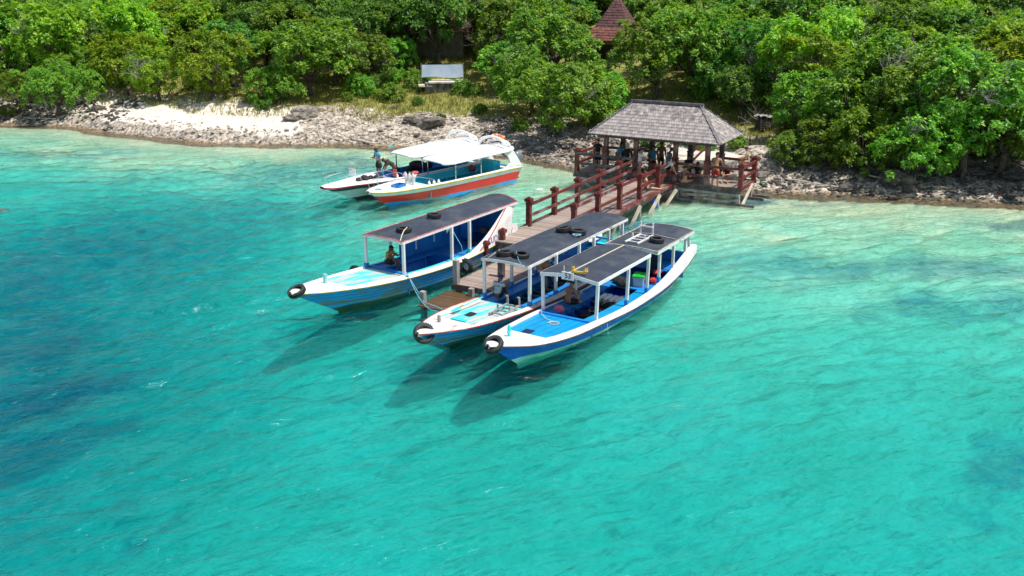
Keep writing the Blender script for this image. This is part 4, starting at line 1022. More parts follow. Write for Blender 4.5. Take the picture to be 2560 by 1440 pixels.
M4 = Matrix.Translation(Bp(A,7.5,-.12,1.80)) @ Matrix.Rotation(A.rotz()+R(0), 4, 'Z')
ld = ladder(M4, 1.25, .46, .30, m_white, 'white boarding ladder on the rear roof of the boat numbered 53')
MB().bar((1.21, -.23, .02), (1.21, -.23, .46), .05, .05).bar((1.21, .23, .02), (1.21, .23, .46), .05, .05).bar((1.21,-.23,.30),(1.21,.23,.30),.04,.05).build('hook', m_white, ld)
pd = empty('paddle', Bp(B,.95,-.50,.82), B.rotz()+R(4), 'turquoise paddle lying along the edge of the peeling foredeck', 'paddle')
MB().tube([(.3,0,0),(1.7,0,-.08)], .02, 6).build('shaft', m_turqp, pd); MB().box((.1,0,0), (.44,.15,.02)).build('blade', m_turqp, pd, bevel=.008); MB().box((.42,0,.01),(.2,.07,.03)).build('binding', m_yell, pd)
an = MB(); an.box((0,0,0),(.06,.44,.05)); an.box((.0,.2,.07),(.07,.06,.16)); an.box((0,-.2,.05),(.1,.12,.03)); an.box((.03,-.24,.08),(.03,.03,.14), rz=.4); an.box((-.03,-.2,.08),(.03,.03,.13), rz=-.5)
tag(an.build('cable_reel', m_yellow, None, loc=Bp(A,3.1,.28,1.96), rot=(0,R(3),A.rotz()+.15)), 'yellow plastic line winder beside the number board of the blue boat', 'winder')
def crate(p, rz, lab, mb=m_plas, ml_=m_green, s=(.52,.38,.34)):
    r_ = empty('storage_box', p, rz, lab, 'storage box'); b_ = MB()
    w2, d2, h = s[0]/2, s[1]/2, s[2]; k = .86
    b_.add([(-w2*k,-d2*k,0),(w2*k,-d2*k,0),(w2*k,d2*k,0),(-w2*k,d2*k,0),(-w2,-d2,h),(w2,-d2,h),(w2,d2,h),(-w2,d2,h)], [(0,3,2,1),(4,5,6,7),(0,1,5,4),(1,2,6,5),(2,3,7,6),(3,0,4,7)])
    b_.build('box_body', mb, r_, bevel=.02); l_ = MB(); l_.box((0,0,h+.025),(s[0]*1.07,s[1]*1.07,.05)); l_.box((0,0,h+.06),(s[0]*.8,s[1]*.2,.02)); l_.box((0,d2*.5,h+.06),(s[0]*.8,.03,.02)); l_.box((0,-d2*.5,h+.06),(s[0]*.8,.03,.02)); l_.build('lid', ml_, r_, bevel=.008)
    MB().box((0,-d2*1.08,h+.01),(.09,.02,.06)).build('clip', m_yellow, r_); return r_
crate(Bp(A,7.25,.35,.43), A.rotz()+.25, 'grey plastic storage box with green lid on the stern deck of the blue boat')
cs = MB(); cs.box((0,0,.3),(.16,.55,.62)); tag(cs.build('navy_case', m_navy, None, loc=Bp(A,8.55,.3,.65), rot=(0,0,A.rotz()), bevel=.06), 'upright dark navy case at the stern of the blue boat', 'case')
def bag(p, s, mt, label, cat='bag', seed=1, name='bag'):
    rg = random.Random(seed); bm = bmesh.new(); bmesh.ops.create_icosphere(bm, subdivisions=3, radius=1)
    for v in bm.verts:
        n = mnoise.noise(v.co*1.7+Vector((seed,0,0)))*.28; v.co = Vector((v.co.x*s[0], v.co.y*s[1], max(-.55, v.co.z)*s[2]))*(1+n)
    me = bpy.data.meshes.new(name); bm.to_mesh(me); bm.free(); me.materials.append(mt); me.polygons.foreach_set('use_smooth', [True]*len(me.polygons))
    o = link(name, me, None, Vector(p)+Vector((0,0,s[2]*.55)), (0,0,rg.uniform(0,3))); return tag(o, label, cat)
bag(Bp(A,3.35,-.55,.46), (.16,.11,.15), m_pink, 'pink bag on the dark blue bench beside the shirtless reader', seed=2)
bag(Bp(A,7.75,.62,.45), (.16,.13,.10), m_redf, 'red bag by the rear roof poles of the blue boat', seed=3); bag(Bp(A,8.15,.6,.66), (.2,.12,.09), m_redf, 'red and black dive vest at the stern of the blue boat', 'vest', 4, 'dive_vest')
bag(Bp(A,3.25,.12,.09), (.15,.12,.08), m_purple, 'purple patterned cloth in the bow well of the blue boat', 'cloth', 5, 'cloth'); bag(Bp(A,3.3,.36,.09), (.15,.1,.06), m_redf, 'red fin pocket lying in the bow well beside the purple cloth', 'fin', 6, 'swim_fin')
bag(Bp(A,3.15,-.25,.09), (.16,.08,.05), m_redf, 'crumpled red cloth below the dark bench in the blue boat', 'cloth', 7, 'cloth')
def tank(p, rot, label, mt=m_tankw, grp=None, s=1.0):
    b_ = MB(); b_.lathe([(0,-.28),(.085,-.28),(.095,-.25),(.095,.22),(.075,.28),(.035,.31),(.03,.36),(0,.36)], 12)
    r_ = empty('scuba_tank', p, 0, label, 'scuba tank', grp); r_.rotation_euler = rot; r_.scale = (s,s,s)
    b_.build('cylinder', mt, r_, smooth=True); MB().box((0,0,.38),(.05,.05,.07)).box((.04,0,.38),(.06,.03,.03)).build('valve', m_steel, r_); return r_
g_ = 'white scuba tanks lying in the blue boat'
for k in range(6):
    e_ = Matrix.Rotation(A.rotz(), 4, 'Z') @ Matrix.Rotation(R(90), 4, 'Y')
    tank(Bp(A, 6.0+.02*(k%2), -.42+.2*k, .20), e_.to_euler(), ('leftmost of the white scuba tanks in a row in the blue boat', 'second white scuba tank from the left in the row in the blue boat', 'third white scuba tank from the left in the row in the blue boat', 'third white scuba tank from the right in the row in the blue boat', 'second white scuba tank from the right in the row in the blue boat', 'rightmost white scuba tank beside the cyan bench of the blue boat')[k], m_tankw, g_)
rg = random.Random(5)
labs = ['black dive vest heaped against the white tanks', 'black dive vest with pale hose on top of the heap', 'black dive vest in the middle of the blue boat floor', 'black dive vest with grey patch beside the near front bench', 'black gear bag nearest the bow on the blue boat floor', 'dark dive vest under the edge of the dark blue bench', 'dark gear bag before the stern deck, left of the green-lidded box', 'second dark gear bag left of the green-lidded box']
for k, (a, b__, z) in enumerate(((5.3,-.1,.10),(5.25,.25,.14),(4.7,.1,.09),(4.3,.42,.09),(3.75,.5,.08),(4.2,-.1,.08),(7.1,-.3,.44),(6.9,-.05,.44))):
    g = bag(Bp(A,a,b__,z), (.28,.2,.15), m_gear, labs[k] if k > 3 or k else labs[0], 'dive gear', 20+k, 'dive_vest')
    if k < 5:
        pts = [(rg.uniform(-.25,.25), rg.uniform(-.2,.2), rg.uniform(.02,.16)) for _ in range(5)]
        MB().tube([Vector(p) for p in pts], .013, 5).build('hose', m_hose if k != 1 else m_ropew, g)
        MB().box((.05,.0,.1),(.09,.06,.04)).box((-.1,.1,.09),(.05,.08,.04)).build('fitting', m_tank, g)
# boat C things
bag(Bp(C,7.9,.1,.98), (.26,.2,.14), m_dark, 'dark bag on the stern of the left boat', seed=9); bag(Bp(C,7.2,.0,.60), (.22,.18,.16), m_gear, 'black gear bag under the rear roof of the left boat', seed=10)
bag(Bp(C,6.1,.1,.60), (.13,.04,.02), m_redf, 'flat red cloth on the blue stern deck of the left boat', 'cloth', 11, 'cloth'); bag(Bp(C,6.35,.5,.60), (.18,.05,.02), m_gear, 'flat black cloth near the rear near pole of the left boat', 'cloth', 12, 'cloth')
# dive boat gear
for k in range(3): tank(Bp(D4, 1.45+.05*k, -.25+.2*k, .89+.24*.8), (0,0,0), ('left','middle','right')[k]+' one of three grey scuba tanks standing on the bow of the red dive boat', m_tank, 'scuba tanks on the dive boats', .8)
for k in range(3): tank(Bp(D4, 2.15+.27*k, .62+.05*k, .50+.18), (0,0,0), ('first','second','third')[k]+' pale scuba tank from the bow behind the red boat rail', m_tankw, 'scuba tanks on the dive boats', .8)
for k in range(2): tank(Bp(D5, 2.2+.45*k, .62+.05*k, .50+.2), (0,0,0), ('left','right')[k]+' pale scuba tank at the near rail of the striped dive boat', m_tankw, 'scuba tanks on the dive boats', .8)
ct = empty('fish_crate', Bp(D4,.55,.22,.89), D4.rotz()+.2, 'shallow blue crate on the white bow of the red dive boat', 'crate'); b_ = MB()
for (c, d) in (((0,.2,.06),(.62,.03,.12)),((0,-.2,.06),(.62,.03,.12)),((.3,0,.06),(.03,.4,.12)),((-.3,0,.06),(.03,.4,.12)),((0,0,.01),(.6,.4,.02))): b_.box(c, d)
b_.build('crate_body', m_int, ct); MB().box((.02,.03,.045),(.3,.12,.04)).box((-.1,-.05,.05),(.2,.1,.05)).build('contents', m_gear, ct)
lr = MB(); lr.lathe([(.30+.065*math.cos(2*PI*k/12), .065*math.sin(2*PI*k/12)) for k in range(13)], 24)
lo = lr.build('lifebuoy', m_orange, None, smooth=True, loc=Bp(D4,7.9,-.15,2.30), rot=(R(8),R(10),.3)); tag(lo, 'orange lifebuoy on top of the dive boat canopies', 'lifebuoy')
for k in range(4): MB().tube([((.23+.14*j/3*0+.0)*math.cos(k*PI/2)+.07*math.cos(k*PI/2)+.075*math.cos(j*PI/3+.01)*math.cos(k*PI/2), (.30+.075*math.cos(j*PI/3+.01))*math.sin(k*PI/2), .075*math.sin(j*PI/3)) for j in range(7)], .02, 5).build('band', m_white, lo)
coil(Bp(D4,-.55,.05,.90), .14, 'turquoise rope coil on the bow of the red dive boat', m_rope, 3, .02, 12)
MB_ = MB().box((0,0,.22),(.03,.26,.34)); tag(MB_.build('red_board', m_coral, None, loc=Bp(D5,1.7,1.02,.95), rot=(0,0,D5.rotz())), 'coral red board hung on the rail between the two dive boats', 'board')
MB_ = MB().box((0,0,.22),(.03,.42,.36)); tag(MB_.build('white_board', m_gel, None, loc=Bp(D5,.4,-.62,.95), rot=(0,0,D5.rotz()+.2)), 'white board on the far bow rail of the striped dive boat', 'board')
for k, (a, b__) in enumerate(((.2,.1),(.55,.2),(.9,.15),(1.2,.3),(.75,-.15),(1.5,.1))):
    bag(Bp(D5,a,b__,.89), (.2,.16,.10), m_gear, ('black gear bag nearest the bow of the striped dive boat','second black gear bag from the bow of the striped dive boat','black dive vest in the middle of the bow heap','black dive vest beside the man in the blue shirt','low black bag at the back of the bow heap','black dive vest between the two men on the bow')[k], 'dive gear', 40+k, 'dive_vest')
for k, (a, b__, z, s) in enumerate(((3.4,-.7,.65,(.2,.12,.22)),(4.1,-.6,.65,(.32,.16,.2)),(4.8,-.6,.66,(.55,.2,.3)),(5.6,-.6,.66,(.3,.15,.24)),(3.0,.45,.6,(.4,.15,.12)))):
    bag(Bp(D5,a,b__,z), s, m_gear, ('small black wetsuit on the far bench of the striped dive boat','folded wetsuit next along the far bench of the striped dive boat','large black heap under the canopy of the striped dive boat','black wetsuit at the rear of the far bench of the striped dive boat','black gear along the near side of the striped dive boat')[k], 'dive gear', 60+k, 'wetsuit')
bag(Bp(D5,3.2,.85,.86), (.22,.13,.09), m_coral, 'red and yellow bag on the rail behind the red dive boat', seed=66)
bag(Bp(D4,6.4,-.6,.66), (.2,.16,.2), m_maroon, 'maroon bag on the aqua bench of the red dive boat', seed=67)
bk = MB(); bk.lathe([(.13,0),(.17,.26),(.18,.26),(.18,.28),(.16,.28),(.12,.02)], 14); tag(bk.build('bucket', m_int, None, smooth=True, loc=Bp(D4,5.5,-.05,.2)), 'blue bucket basket inside the red dive boat', 'bucket')

# ---------------------------------------------------------------- people: one continuous body grown over a posed skeleton, clothes follow it
def skin_obj(name, verts, radii, edges, root, mat, parent, sub=1, thick=0):
    me = bpy.data.meshes.new(name); me.from_pydata([tuple(v) for v in verts], edges, []); me.materials.append(mat)
    o = link(name, me, parent); m = o.modifiers.new('skin', 'SKIN'); m.use_smooth_shade = True; m.branch_smoothing = .4
    sv = me.skin_vertices[0].data
    for i, r_ in enumerate(radii): sv[i].radius = (r_, r_) if not hasattr(r_, '__len__') else r_
    sv[root].use_root = True
    s = o.modifiers.new('sub', 'SUBSURF'); s.levels = sub; s.render_levels = sub
    return o
def nz(v): return Vector(v).normalized()
POSES = {
 'stand': dict(z=.50, torso=(0,.02,1), head=(0,.10,1), ua=((-.22,.0,-1),(.22,.0,-1)), fa=((-.05,.25,-1),(.05,.25,-1)), th=((-.06,.0,-1),(.06,.0,-1)), sh=((-.02,-.03,-1),(.02,-.03,-1))),
 'phone': dict(z=.50, torso=(0,.12,1), head=(0,.75,1), ua=((-.2,.25,-1),(.2,.25,-1)), fa=((.35,1,.15),(-.35,1,.15)), th=((-.06,.0,-1),(.06,.05,-1)), sh=((-.02,-.03,-1),(.02,-.1,-1))),
 'akimbo': dict(z=.50, torso=(0,.0,1), head=(0,.2,1), ua=((-.45,-.1,-1),(.45,-.1,-1)), fa=((.55,.7,-.5),(-.55,.7,-.5)), th=((-.08,.0,-1),(.08,.0,-1)), sh=((-.03,-.03,-1),(.03,-.03,-1))),
 'bend': dict(z=.48, torso=(0,1,.55), head=(0,1,.0), ua=((-.2,.5,-1),(.2,.5,-1)), fa=((0,.5,-1),(0,.5,-1)), th=((-.08,.08,-1),(.08,.08,-1)), sh=((-.03,-.15,-1),(.03,-.15,-1))),
 'lean': dict(z=.50, torso=(0,.35,1), head=(0,.7,1), ua=((-.25,.7,-.8),(.25,.7,-.8)), fa=((.1,.9,-.5),(-.1,.9,-.5)), th=((-.08,-.05,-1),(.1,.1,-1)), sh=((-.03,-.1,-1),(.03,-.15,-1))),
 'sit': dict(z=.07, torso=(0,.15,1), head=(0,.35,1), ua=((-.25,.3,-1),(.25,.3,-1)), fa=((.3,1,-.2),(-.3,1,-.2)), th=((-.25,1,.0),(.25,1,.0)), sh=((-.05,.1,-1),(.05,.1,-1))),
 'knees': dict(z=.07, torso=(0,.22,1), head=(0,.5,1), ua=((-.3,.8,-.5),(.3,.8,-.5)), fa=((.5,.7,.0),(-.5,.7,.0)), th=((-.2,.75,.75),(.2,.75,.75)), sh=((.0,.35,-1),(.0,.35,-1))),
 'cross': dict(z=.07, torso=(0,.22,1), head=(0,.65,1), ua=((-.3,.45,-.9),(.3,.45,-.9)), fa=((.2,1,.1),(-.2,1,.1)), th=((-.75,.75,.05),(.75,.75,.05)), sh=((.85,.35,-.15),(-.85,.35,-.15))),
 'oneknee': dict(z=.07, torso=(0,.25,1), head=(.15,.6,.9), ua=((-.2,.7,-.6),(.25,.7,-.5)), fa=((.5,.7,.3),(-.5,.5,.5)), th=((-.3,.85,.05),(.05,.8,.8)), sh=((-.05,.1,-1),(.0,.65,-1))),
 'legsout': dict(z=.07, torso=(0,.1,1), head=(0,.3,1), ua=((-.35,.1,-1),(.35,.2,-1)), fa=((-.1,.3,-1),(-.3,.8,-.6)), th=((-.25,1,.3),(.15,1,.0)), sh=((.3,1,-.4),(.1,1,-.05))),
}
def person(p, az, pose, skin, hair, label, h=1.62, shirt=None, shorts=None, sleeve=.55, leg=.6, hat=None, bikini=None, hairlen=0, tweak=None):
    P_ = dict(POSES[pose]); P_.update(tweak or {})
    r_ = empty('person', p, -R(az), label, 'person')
    V = []; Rr = []; E = []
    def add(v, rad, par=None):
        V.append(Vector(v)); Rr.append(rad*1.15 if not hasattr(rad,'__len__') else tuple(q*1.13 for q in rad))
        if par is not None: E.append((par, len(V)-1))
        return len(V)-1
    T = nz(P_['torso']); rt = Vector((1,0,0)); pel = Vector((0,0,P_['z']*h))
    i0 = add(pel, (.080*h,.062*h)); i1 = add(pel+T*.10*h, (.074*h,.055*h), i0); i2 = add(pel+T*.21*h, (.092*h,.062*h), i1); i2b = add(pel+T*.275*h, (.07*h,.05*h), i2)
    Hd = nz(P_['head']); nb = pel+T*.305*h; i3 = add(nb, .034*h, i2b); hl = nb+Hd*.035*h; i4 = add(hl, .036*h, i3)
    hc = nb+Hd*.085*h; i5 = add(hc, (.052*h,.058*h), i4); i6 = add(nb+Hd*.125*h, .036*h, i5)
    side_f = rt.cross(Hd)*-1; fwd = (Vector((0,1,0)) - Hd*Vector((0,1,0)).dot(Hd)); fwd = fwd.normalized() if fwd.length > .1 else Vector((0,0,-1))
    shl = {}
    for k, s_ in ((0,-1),(1,1)):
        sp = pel+T*.265*h+rt*s_*.105*h; a = add(sp, .036*h, i2b); ua = nz(P_['ua'][k]); fa = nz(P_['fa'][k])
        ep = sp+ua*.165*h; b_ = add(sp+ua*.08*h, .031*h, a); c = add(ep, .024*h, b_); wp = ep+fa*.145*h; d = add(ep+fa*.06*h, .024*h, c); e_ = add(wp, .016*h, d)
        pm_ = wp+fa*.045*h; f_ = add(pm_, (.020*h,.012*h), e_); lat = fa.cross(Vector((0,0,1))); lat = lat.normalized() if lat.length > .2 else rt.copy()
        for q, ln in ((-1.2,.036),(-.4,.043),(.4,.041),(1.2,.033)):
            m_ = add(pm_+lat*q*.0085*h+fa*ln*.5*h, .0048*h, f_); add(pm_+lat*q*.0105*h+(fa+Vector((0,0,-.35))).normalized()*ln*h, .0042*h, m_)
        add(wp+fa*.02*h+lat*s_*-.024*h+Vector((0,0,-.01*h)), .0055*h, e_)
        shl[k] = (sp, ua, ep)
    lg = {}
    for k, s_ in ((0,-1),(1,1)):
        hp = pel+rt*s_*.048*h-T*.01*h; a = add(hp, .052*h, i0); th = nz(P_['th'][k]); sh = nz(P_['sh'][k]); kp = hp+th*.245*h
        b_ = add(hp+th*.12*h, .046*h, a); c = add(kp, .034*h, b_); ap = kp+sh*.225*h; d = add(kp+sh*.09*h, .032*h, c); e_ = add(ap, .020*h, d)
        ff = Vector((th.x*.6, max(.4, abs(th.y)+.5), 0)).normalized() if abs(sh.z) > .3 else (sh*.4+Vector((0,.3,.6))).normalized()
        f_ = add(ap+Vector((0,0,-.018*h))+ff*.04*h, .020*h, e_); add(ap+Vector((0,0,-.024*h))+ff*.105*h, (.019*h,.012*h), f_)
        lg[k] = (hp, th, kp, sh)
    body = skin_obj('body', V, Rr, E, 0, skin, r_, 1)
    # nose, ears
    nm = MB(); nm.tube([hc+fwd*.052*h+Hd*.012*h, hc+fwd*.068*h-Hd*.010*h, hc+fwd*.055*h-Hd*.014*h], [.006*h,.010*h,.006*h], 6)
    for s_ in (-1,1): nm.tube([hc+rt*s_*.050*h+Hd*.012*h, hc+rt*s_*.058*h-fwd*.004*h, hc+rt*s_*.050*h-Hd*.014*h], [.006*h,.011*h,.006*h], 6)
    nm.build('face', skin, r_, smooth=True)
    em = MB()
    for s_ in (-1,1): em.box(hc+rt*s_*.020*h+fwd*.052*h+Hd*.008*h, (.014*h,.008*h,.007*h))
    em.box(hc+fwd*.050*h-Hd*.026*h, (.022*h,.010*h,.005*h)); em.build('eyes', m_hair, r_)
    # hair or hat
    bm = bmesh.new(); bmesh.ops.create_icosphere(bm, subdivisions=3, radius=1)
    fr_ = Matrix((rt, fwd, Hd)).transposed()
    for v in list(bm.verts):
        lo = -.25 if v.co.y < .15 else .32
        if v.co.z < lo-.18: pass
        v.co.z = max(v.co.z, lo)
        c_ = Vector((v.co.x*.060*h, v.co.y*.067*h-.006*h, v.co.z*.066*h)) * (1+.05*mnoise.noise(v.co*4))
        v.co = fr_ @ c_ + hc + Hd*.014*h
    me = bpy.data.meshes.new('hair'); bm.to_mesh(me); bm.free(); me.materials.append(hair if not hat or hat[0] != 'cap' else hat[1]); me.polygons.foreach_set('use_smooth', [True]*len(me.polygons))
    link('hair' if not hat else ('hat' if hat[0] == 'cap' else 'hair'), me, r_)
    if hat and hat[0] == 'cap':
        bl = MB(); c_ = hc+fwd*.085*h+Hd*.035*h; bl.box((0,0,0), (.075*h,.07*h,.006*h)); o = bl.build('cap_peak', hat[1], r_, bevel=.004, loc=c_); o.rotation_euler = Matrix((rt, fwd, Hd)).transposed().to_euler()
    if hat and hat[0] == 'straw':
        bl = MB(); bl.lathe([(.13*h,-.004*h),(.075*h,.012*h),(.068*h,.05*h),(.045*h,.066*h),(0,.068*h)], 18); o = bl.build('hat', hat[1], r_, smooth=True, loc=hc+Hd*.03*h); o.rotation_euler = Matrix((rt, fwd, Hd)).transposed().to_euler()
    if hairlen:
        MB().tube([hc-fwd*.05*h+Hd*.02*h, hc-fwd*.075*h-Hd*.05*h, hc-fwd*.065*h-Hd*(.05+hairlen)*h], [.03*h,.035*h,.012*h], 8).build('ponytail', hair, r_, smooth=True)
    if shirt:
        g = .020*h; v2 = [pel+T*.015*h, pel+T*.10*h, pel+T*.21*h, pel+T*.278*h, pel+T*.292*h]; r2 = [(.082*h+g,.066*h+g),(.076*h+g,.058*h+g),(.093*h+g,.064*h+g),(.072*h+g,.050*h+g),.040*h+g*.3]; e2 = [(0,1),(1,2),(2,3),(3,4)]
        for k in (0,1):
            sp, ua, ep = shl[k]; n_ = len(v2); v2 += [sp, sp+ua*.165*h*sleeve]; r2 += [.038*h+g, .033*h+g*1.3]; e2 += [(3,n_),(n_,n_+1)]
            if sleeve > .9:
                fa = nz(P_['fa'][k]); v2.append(ep+fa*.13*h); r2.append(.017*h+g*.6); e2.append((n_+1, n_+2)); r2[n_+1] = .026*h+g*.7
        skin_obj('shirt', v2, r2, e2, 0, shirt, r_, 1)
    if shorts:
        g = .020*h; v2 = [pel-T*.01*h, pel+T*.045*h]; r2 = [(.080*h+g,.062*h+g),(.076*h+g*.6,.058*h+g*.6)]; e2 = [(0,1)]
        for k in (0,1):
            hp, th, kp, sh = lg[k]; n_ = len(v2); v2 += [hp+th*.02*h, hp+th*.245*h*leg]; r2 += [.056*h+g, .046*h+g*1.4]; e2 += [(0,n_),(n_,n_+1)]
            if leg > .95: v2.append(kp+sh*.2*h); r2.append(.024*h+g); e2.append((n_+1,n_+2)); r2[n_+1] = .036*h+g
        skin_obj('shorts' if leg < .95 else 'trousers', v2, r2, e2, 0, shorts, r_, 1)
    if bikini:
        b_ = MB()
        for k in range(16):
            pass
        fT = (Vector((0,1,0))-T*T.y).normalized()
        def ring(c, rx, ry, r0): 
            b_.tube([c+rt*rx*math.cos(2*PI*k/16)+fT*ry*math.sin(2*PI*k/16) for k in range(17)], r0, 5)
        ring(pel+T*.215*h, .097*h, .070*h, .010*h); b_.build('bikini_top', bikini, r_, smooth=True)
        skin_obj('bikini_bottom', [pel-T*.015*h, pel+T*.03*h], [(.088*h,.072*h),(.082*h,.066*h)], [(0,1)], 0, bikini, r_, 1)
    return r_
sk_t, sk_b, sk_d, sk_f = m_skin
c_black = cloth('black_cloth', (.012,.012,.015)); c_navyc = cloth('navy_dotted_cloth', (.02,.04,.14), (.10,.13,.3), 60); c_white = cloth('white_cloth', (.72,.72,.72)); c_teal = cloth('teal_cloth', (.02,.22,.34))
c_or = cloth('orange_batik_cloth', (.70,.30,.07), (.55,.22,.05), 20); c_grey = cloth('pale_grey_blue_cloth', (.40,.50,.54)); c_cap = cloth('navy_cap_cloth', (.03,.04,.20)); c_dots = cloth('dark_spotted_cloth', (.05,.07,.11), (.25,.30,.38), 70)
c_pat = cloth('white_patterned_cloth', (.70,.71,.73), (.60,.6,.62), 14); c_gpat = cloth('green_patterned_cloth', (.01,.02,.03), (.10,.34,.30), 26); c_red = cloth('orange_red_shorts_cloth', (.42,.035,.02), (.25,.02,.015), 8); c_blues = cloth('sky_blue_cloth', (.10,.42,.60), (.14,.48,.64), 8)
c_brn = cloth('dark_brown_cloth', (.05,.035,.03)); c_peach = cloth('peach_cloth', (.65,.30,.14)); c_straw = M('straw', (.45,.34,.18), None, 30, .9); c_wb = cloth('white_blue_bikini_cloth', (.5,.52,.6)); c_rashw = cloth('black_rashguard_cloth', (.014,.014,.016))

# on the boats
person(Bp(C,3.05,-.52,.76), 115, 'oneknee', sk_d, m_hair, 'man in an orange shirt hunched on the bench of the left boat', 1.42, c_or, c_brn, .6, .75)
pB = person(Bp(B,3.3,-.50,.53), 38, 'knees', sk_d, m_hair, 'man in a pale grey T-shirt and blue cap sitting on the middle boat', 1.50, c_grey, c_black, .55, .95, hat=('cap', c_cap), tweak=dict(head=(.35,.35,1)))
t1 = text('DIVER STAFF', pB, (0, -.128, .36), (R(83), 0, 0), .045, m_greyink, 't_shirt_print', .001)
person(Bp(A,4.05,-.62,.50), 48, 'cross', sk_b, m_hair, 'shirtless man in black shorts reading cross-legged on the blue boat', 1.50, None, c_black, leg=.85)
bk_ = MB().box((0,0,0),(.20,.015,.26)).box((.0,-.02,.01),(.19,.02,.24)); tag(bk_.build('book', m_plas, None, loc=Bp(A,4.32,-.42,.78), rot=(R(-28),R(10),-R(48))), 'grey open book held by the shirtless reader', 'book')
person(Bp(B,6.2,-.45,.48), 150, 'sit', sk_t, m_hair, 'shirtless man seated deep inside the middle boat', 1.50, None, c_black, leg=.7)
person(Bp(B,7.0,.35,.50), 215, 'sit', sk_d, m_hair, 'person in dark top half hidden beneath the middle boat roof', 1.40, c_dots, c_black)
person(Bp(D5,1.55,.02,.88), 225, 'phone', sk_d, m_hair, 'man in a sky blue shirt standing on the bow of the striped dive boat', 1.52, c_blues, c_black, .55, .95)
person(Bp(D5,2.1,.55,.60), 255, 'bend', sk_d, m_hair, 'man in a dark brown shirt bending over gear on the striped dive boat', 1.60, c_brn, c_black, .8, .95, tweak=dict(torso=(0,1,.9)))
# on the jetty and in the pavilion
def dk(px, py): return at(px, py, DK+.002)
person(dk(1493,421), 20, 'stand', sk_t, m_hair, 'person in black T-shirt standing at the far left rail of the pavilion', 1.62, c_black, c_black, .6, .95)
person(dk(1566,436), 15, 'stand', sk_f, m_hair, 'person in black rash guard and white cap with back turned', 1.62, c_rashw, c_black, 1.0, .95, hat=('cap', c_white))
person(dk(1552,428), 30, 'stand', sk_f, m_hair, 'woman with dark ponytail standing left of the white cap', 1.56, c_plain if False else c_teal, c_black, .3, .5, hairlen=.08)
person(jw(13.59+1.55, 2.6, DK+.46), 170, 'sit', sk_b, m_hair, 'small dark-haired child seated on the pavilion bench', 1.25, c_navyc, c_black)
person(dk(1597,447), 75, 'phone', sk_t, m_hairb, 'man in white T-shirt and navy dotted shorts holding a cup', 1.60, c_white, c_navyc, .55, .55)
MB_ = MB().lathe([(.055,0),(.065,.2),(.065,.22),(0,.22)], 10); tag(MB_.build('white_jug', m_gel, None, loc=dk(1612,447)+Vector((0,0,.85)), smooth=False), 'white lidded jug held beside the man in the white T-shirt', 'jug')
person(dk(1607,456), 70, 'knees', sk_d, m_hair, 'person in dark top crouching by the jetty entrance', 1.5, c_brn, c_black)
person(dk(1631,440), 190, 'akimbo', sk_b, m_hair, 'person in a teal T-shirt standing in the middle of the pavilion', 1.60, c_teal, c_black, .6, .45)
person(dk(1651,432), 160, 'stand', sk_d, m_hair, 'shirtless dark man in shade behind the teal T-shirt', 1.66, None, c_black)
person(dk(1668,446), 80, 'phone', sk_b, m_hair, 'person in dark spotted shirt looking down beside the middle column', 1.62, c_dots, c_black, .6, .95)
person(dk(1655,458), 85, 'bend', sk_t, m_hair, 'person in white patterned shirt bending forward over green patterned shorts', 1.60, c_pat, c_gpat, .55, .8)
person(dk(1612,474), 95, 'legsout', sk_f, m_hairb, 'woman in peach swimwear sitting on the jetty planks with legs outstretched', 1.55, None, None, bikini=c_peach)
person(dk(1711,458), 20, 'cross', sk_t, m_hairb, 'bare-backed woman with straw hat seated at the front of the pavilion', 1.58, None, None, hat=('straw', c_straw), bikini=c_white)
person(dk(1718,440), 160, 'sit', sk_b, m_hair, 'person in black sitting against the rear column', 1.55, c_black, c_black, tweak=dict(z=.25))
person(dk(1744,446), 200, 'knees', sk_b, m_hair, 'dark-haired person sitting on the deck holding a pale tablet', 1.5, c_brn, c_black, tweak=dict(z=.12))
MB_ = MB().box((0,0,0),(.17,.012,.24)); tag(MB_.build('tablet', m_plas, None, loc=dk(1731,452)+Vector((0,0,.45)), rot=(R(-20),0,.2)), 'pale tablet held up between the seated people', 'tablet')
person(dk(1787,464), 25, 'lean', sk_t, m_hairb, 'shirtless man in orange-red shorts standing at the right front column', 1.66, None, c_red, leg=.85, tweak=dict(torso=(0,.12,1), head=(.1,.35,1)))
person(dk(1818,455), 210, 'knees', sk_t, m_hair, 'person in black top crouching behind the right rail', 1.5, c_black, c_black, tweak=dict(z=.12))
person(jw(13.59+1.25, -4.22, DK+1.0), 290, 'sit', sk_t, m_hair, 'woman in a dark bikini perched on the right rail', 1.52, None, None, bikini=c_wb, tweak=dict(z=.06))
bs = MB(); bs.box((0,0,.3),(.10,.02,.55)); 
b_ = MB(); b_.box((0,0,.30),(.24,.03,.36)); b_.box((0,0,.55),(.18,.028,.14)); tag(b_.build('bodyboard', M('lilac_plastic', (.55,.5,.8), (.7,.65,.2), .8, .5), None, loc=dk(1777,460), rot=(R(-8),0,.1), bevel=.03), 'small lilac and yellow board leaning on the right front column', 'board')
bag(dk(1801,453), (.14,.1,.02), m_paper, 'open white paper on the deck at the right of the pavilion', 'paper', 70, 'paper'); bag(dk(1752,453), (.11,.06,.03), m_turqp, 'pale blue sandals on the pavilion deck', 'sandals', 71, 'sandals')
bag(dk(1541,424), (.2,.15,.2), m_redf, 'red backpack below the left rail of the pavilion', 'backpack', 72, 'backpack'); bag(dk(1563,428), (.12,.1,.2), m_redf, 'second red bag right of the red backpack', 'bag', 73, 'bag')
bag(dk(1602,437)+Vector((0,0,.0)), (.16,.12,.22), m_gear, 'black rucksack by the second column', 'rucksack', 74, 'rucksack')

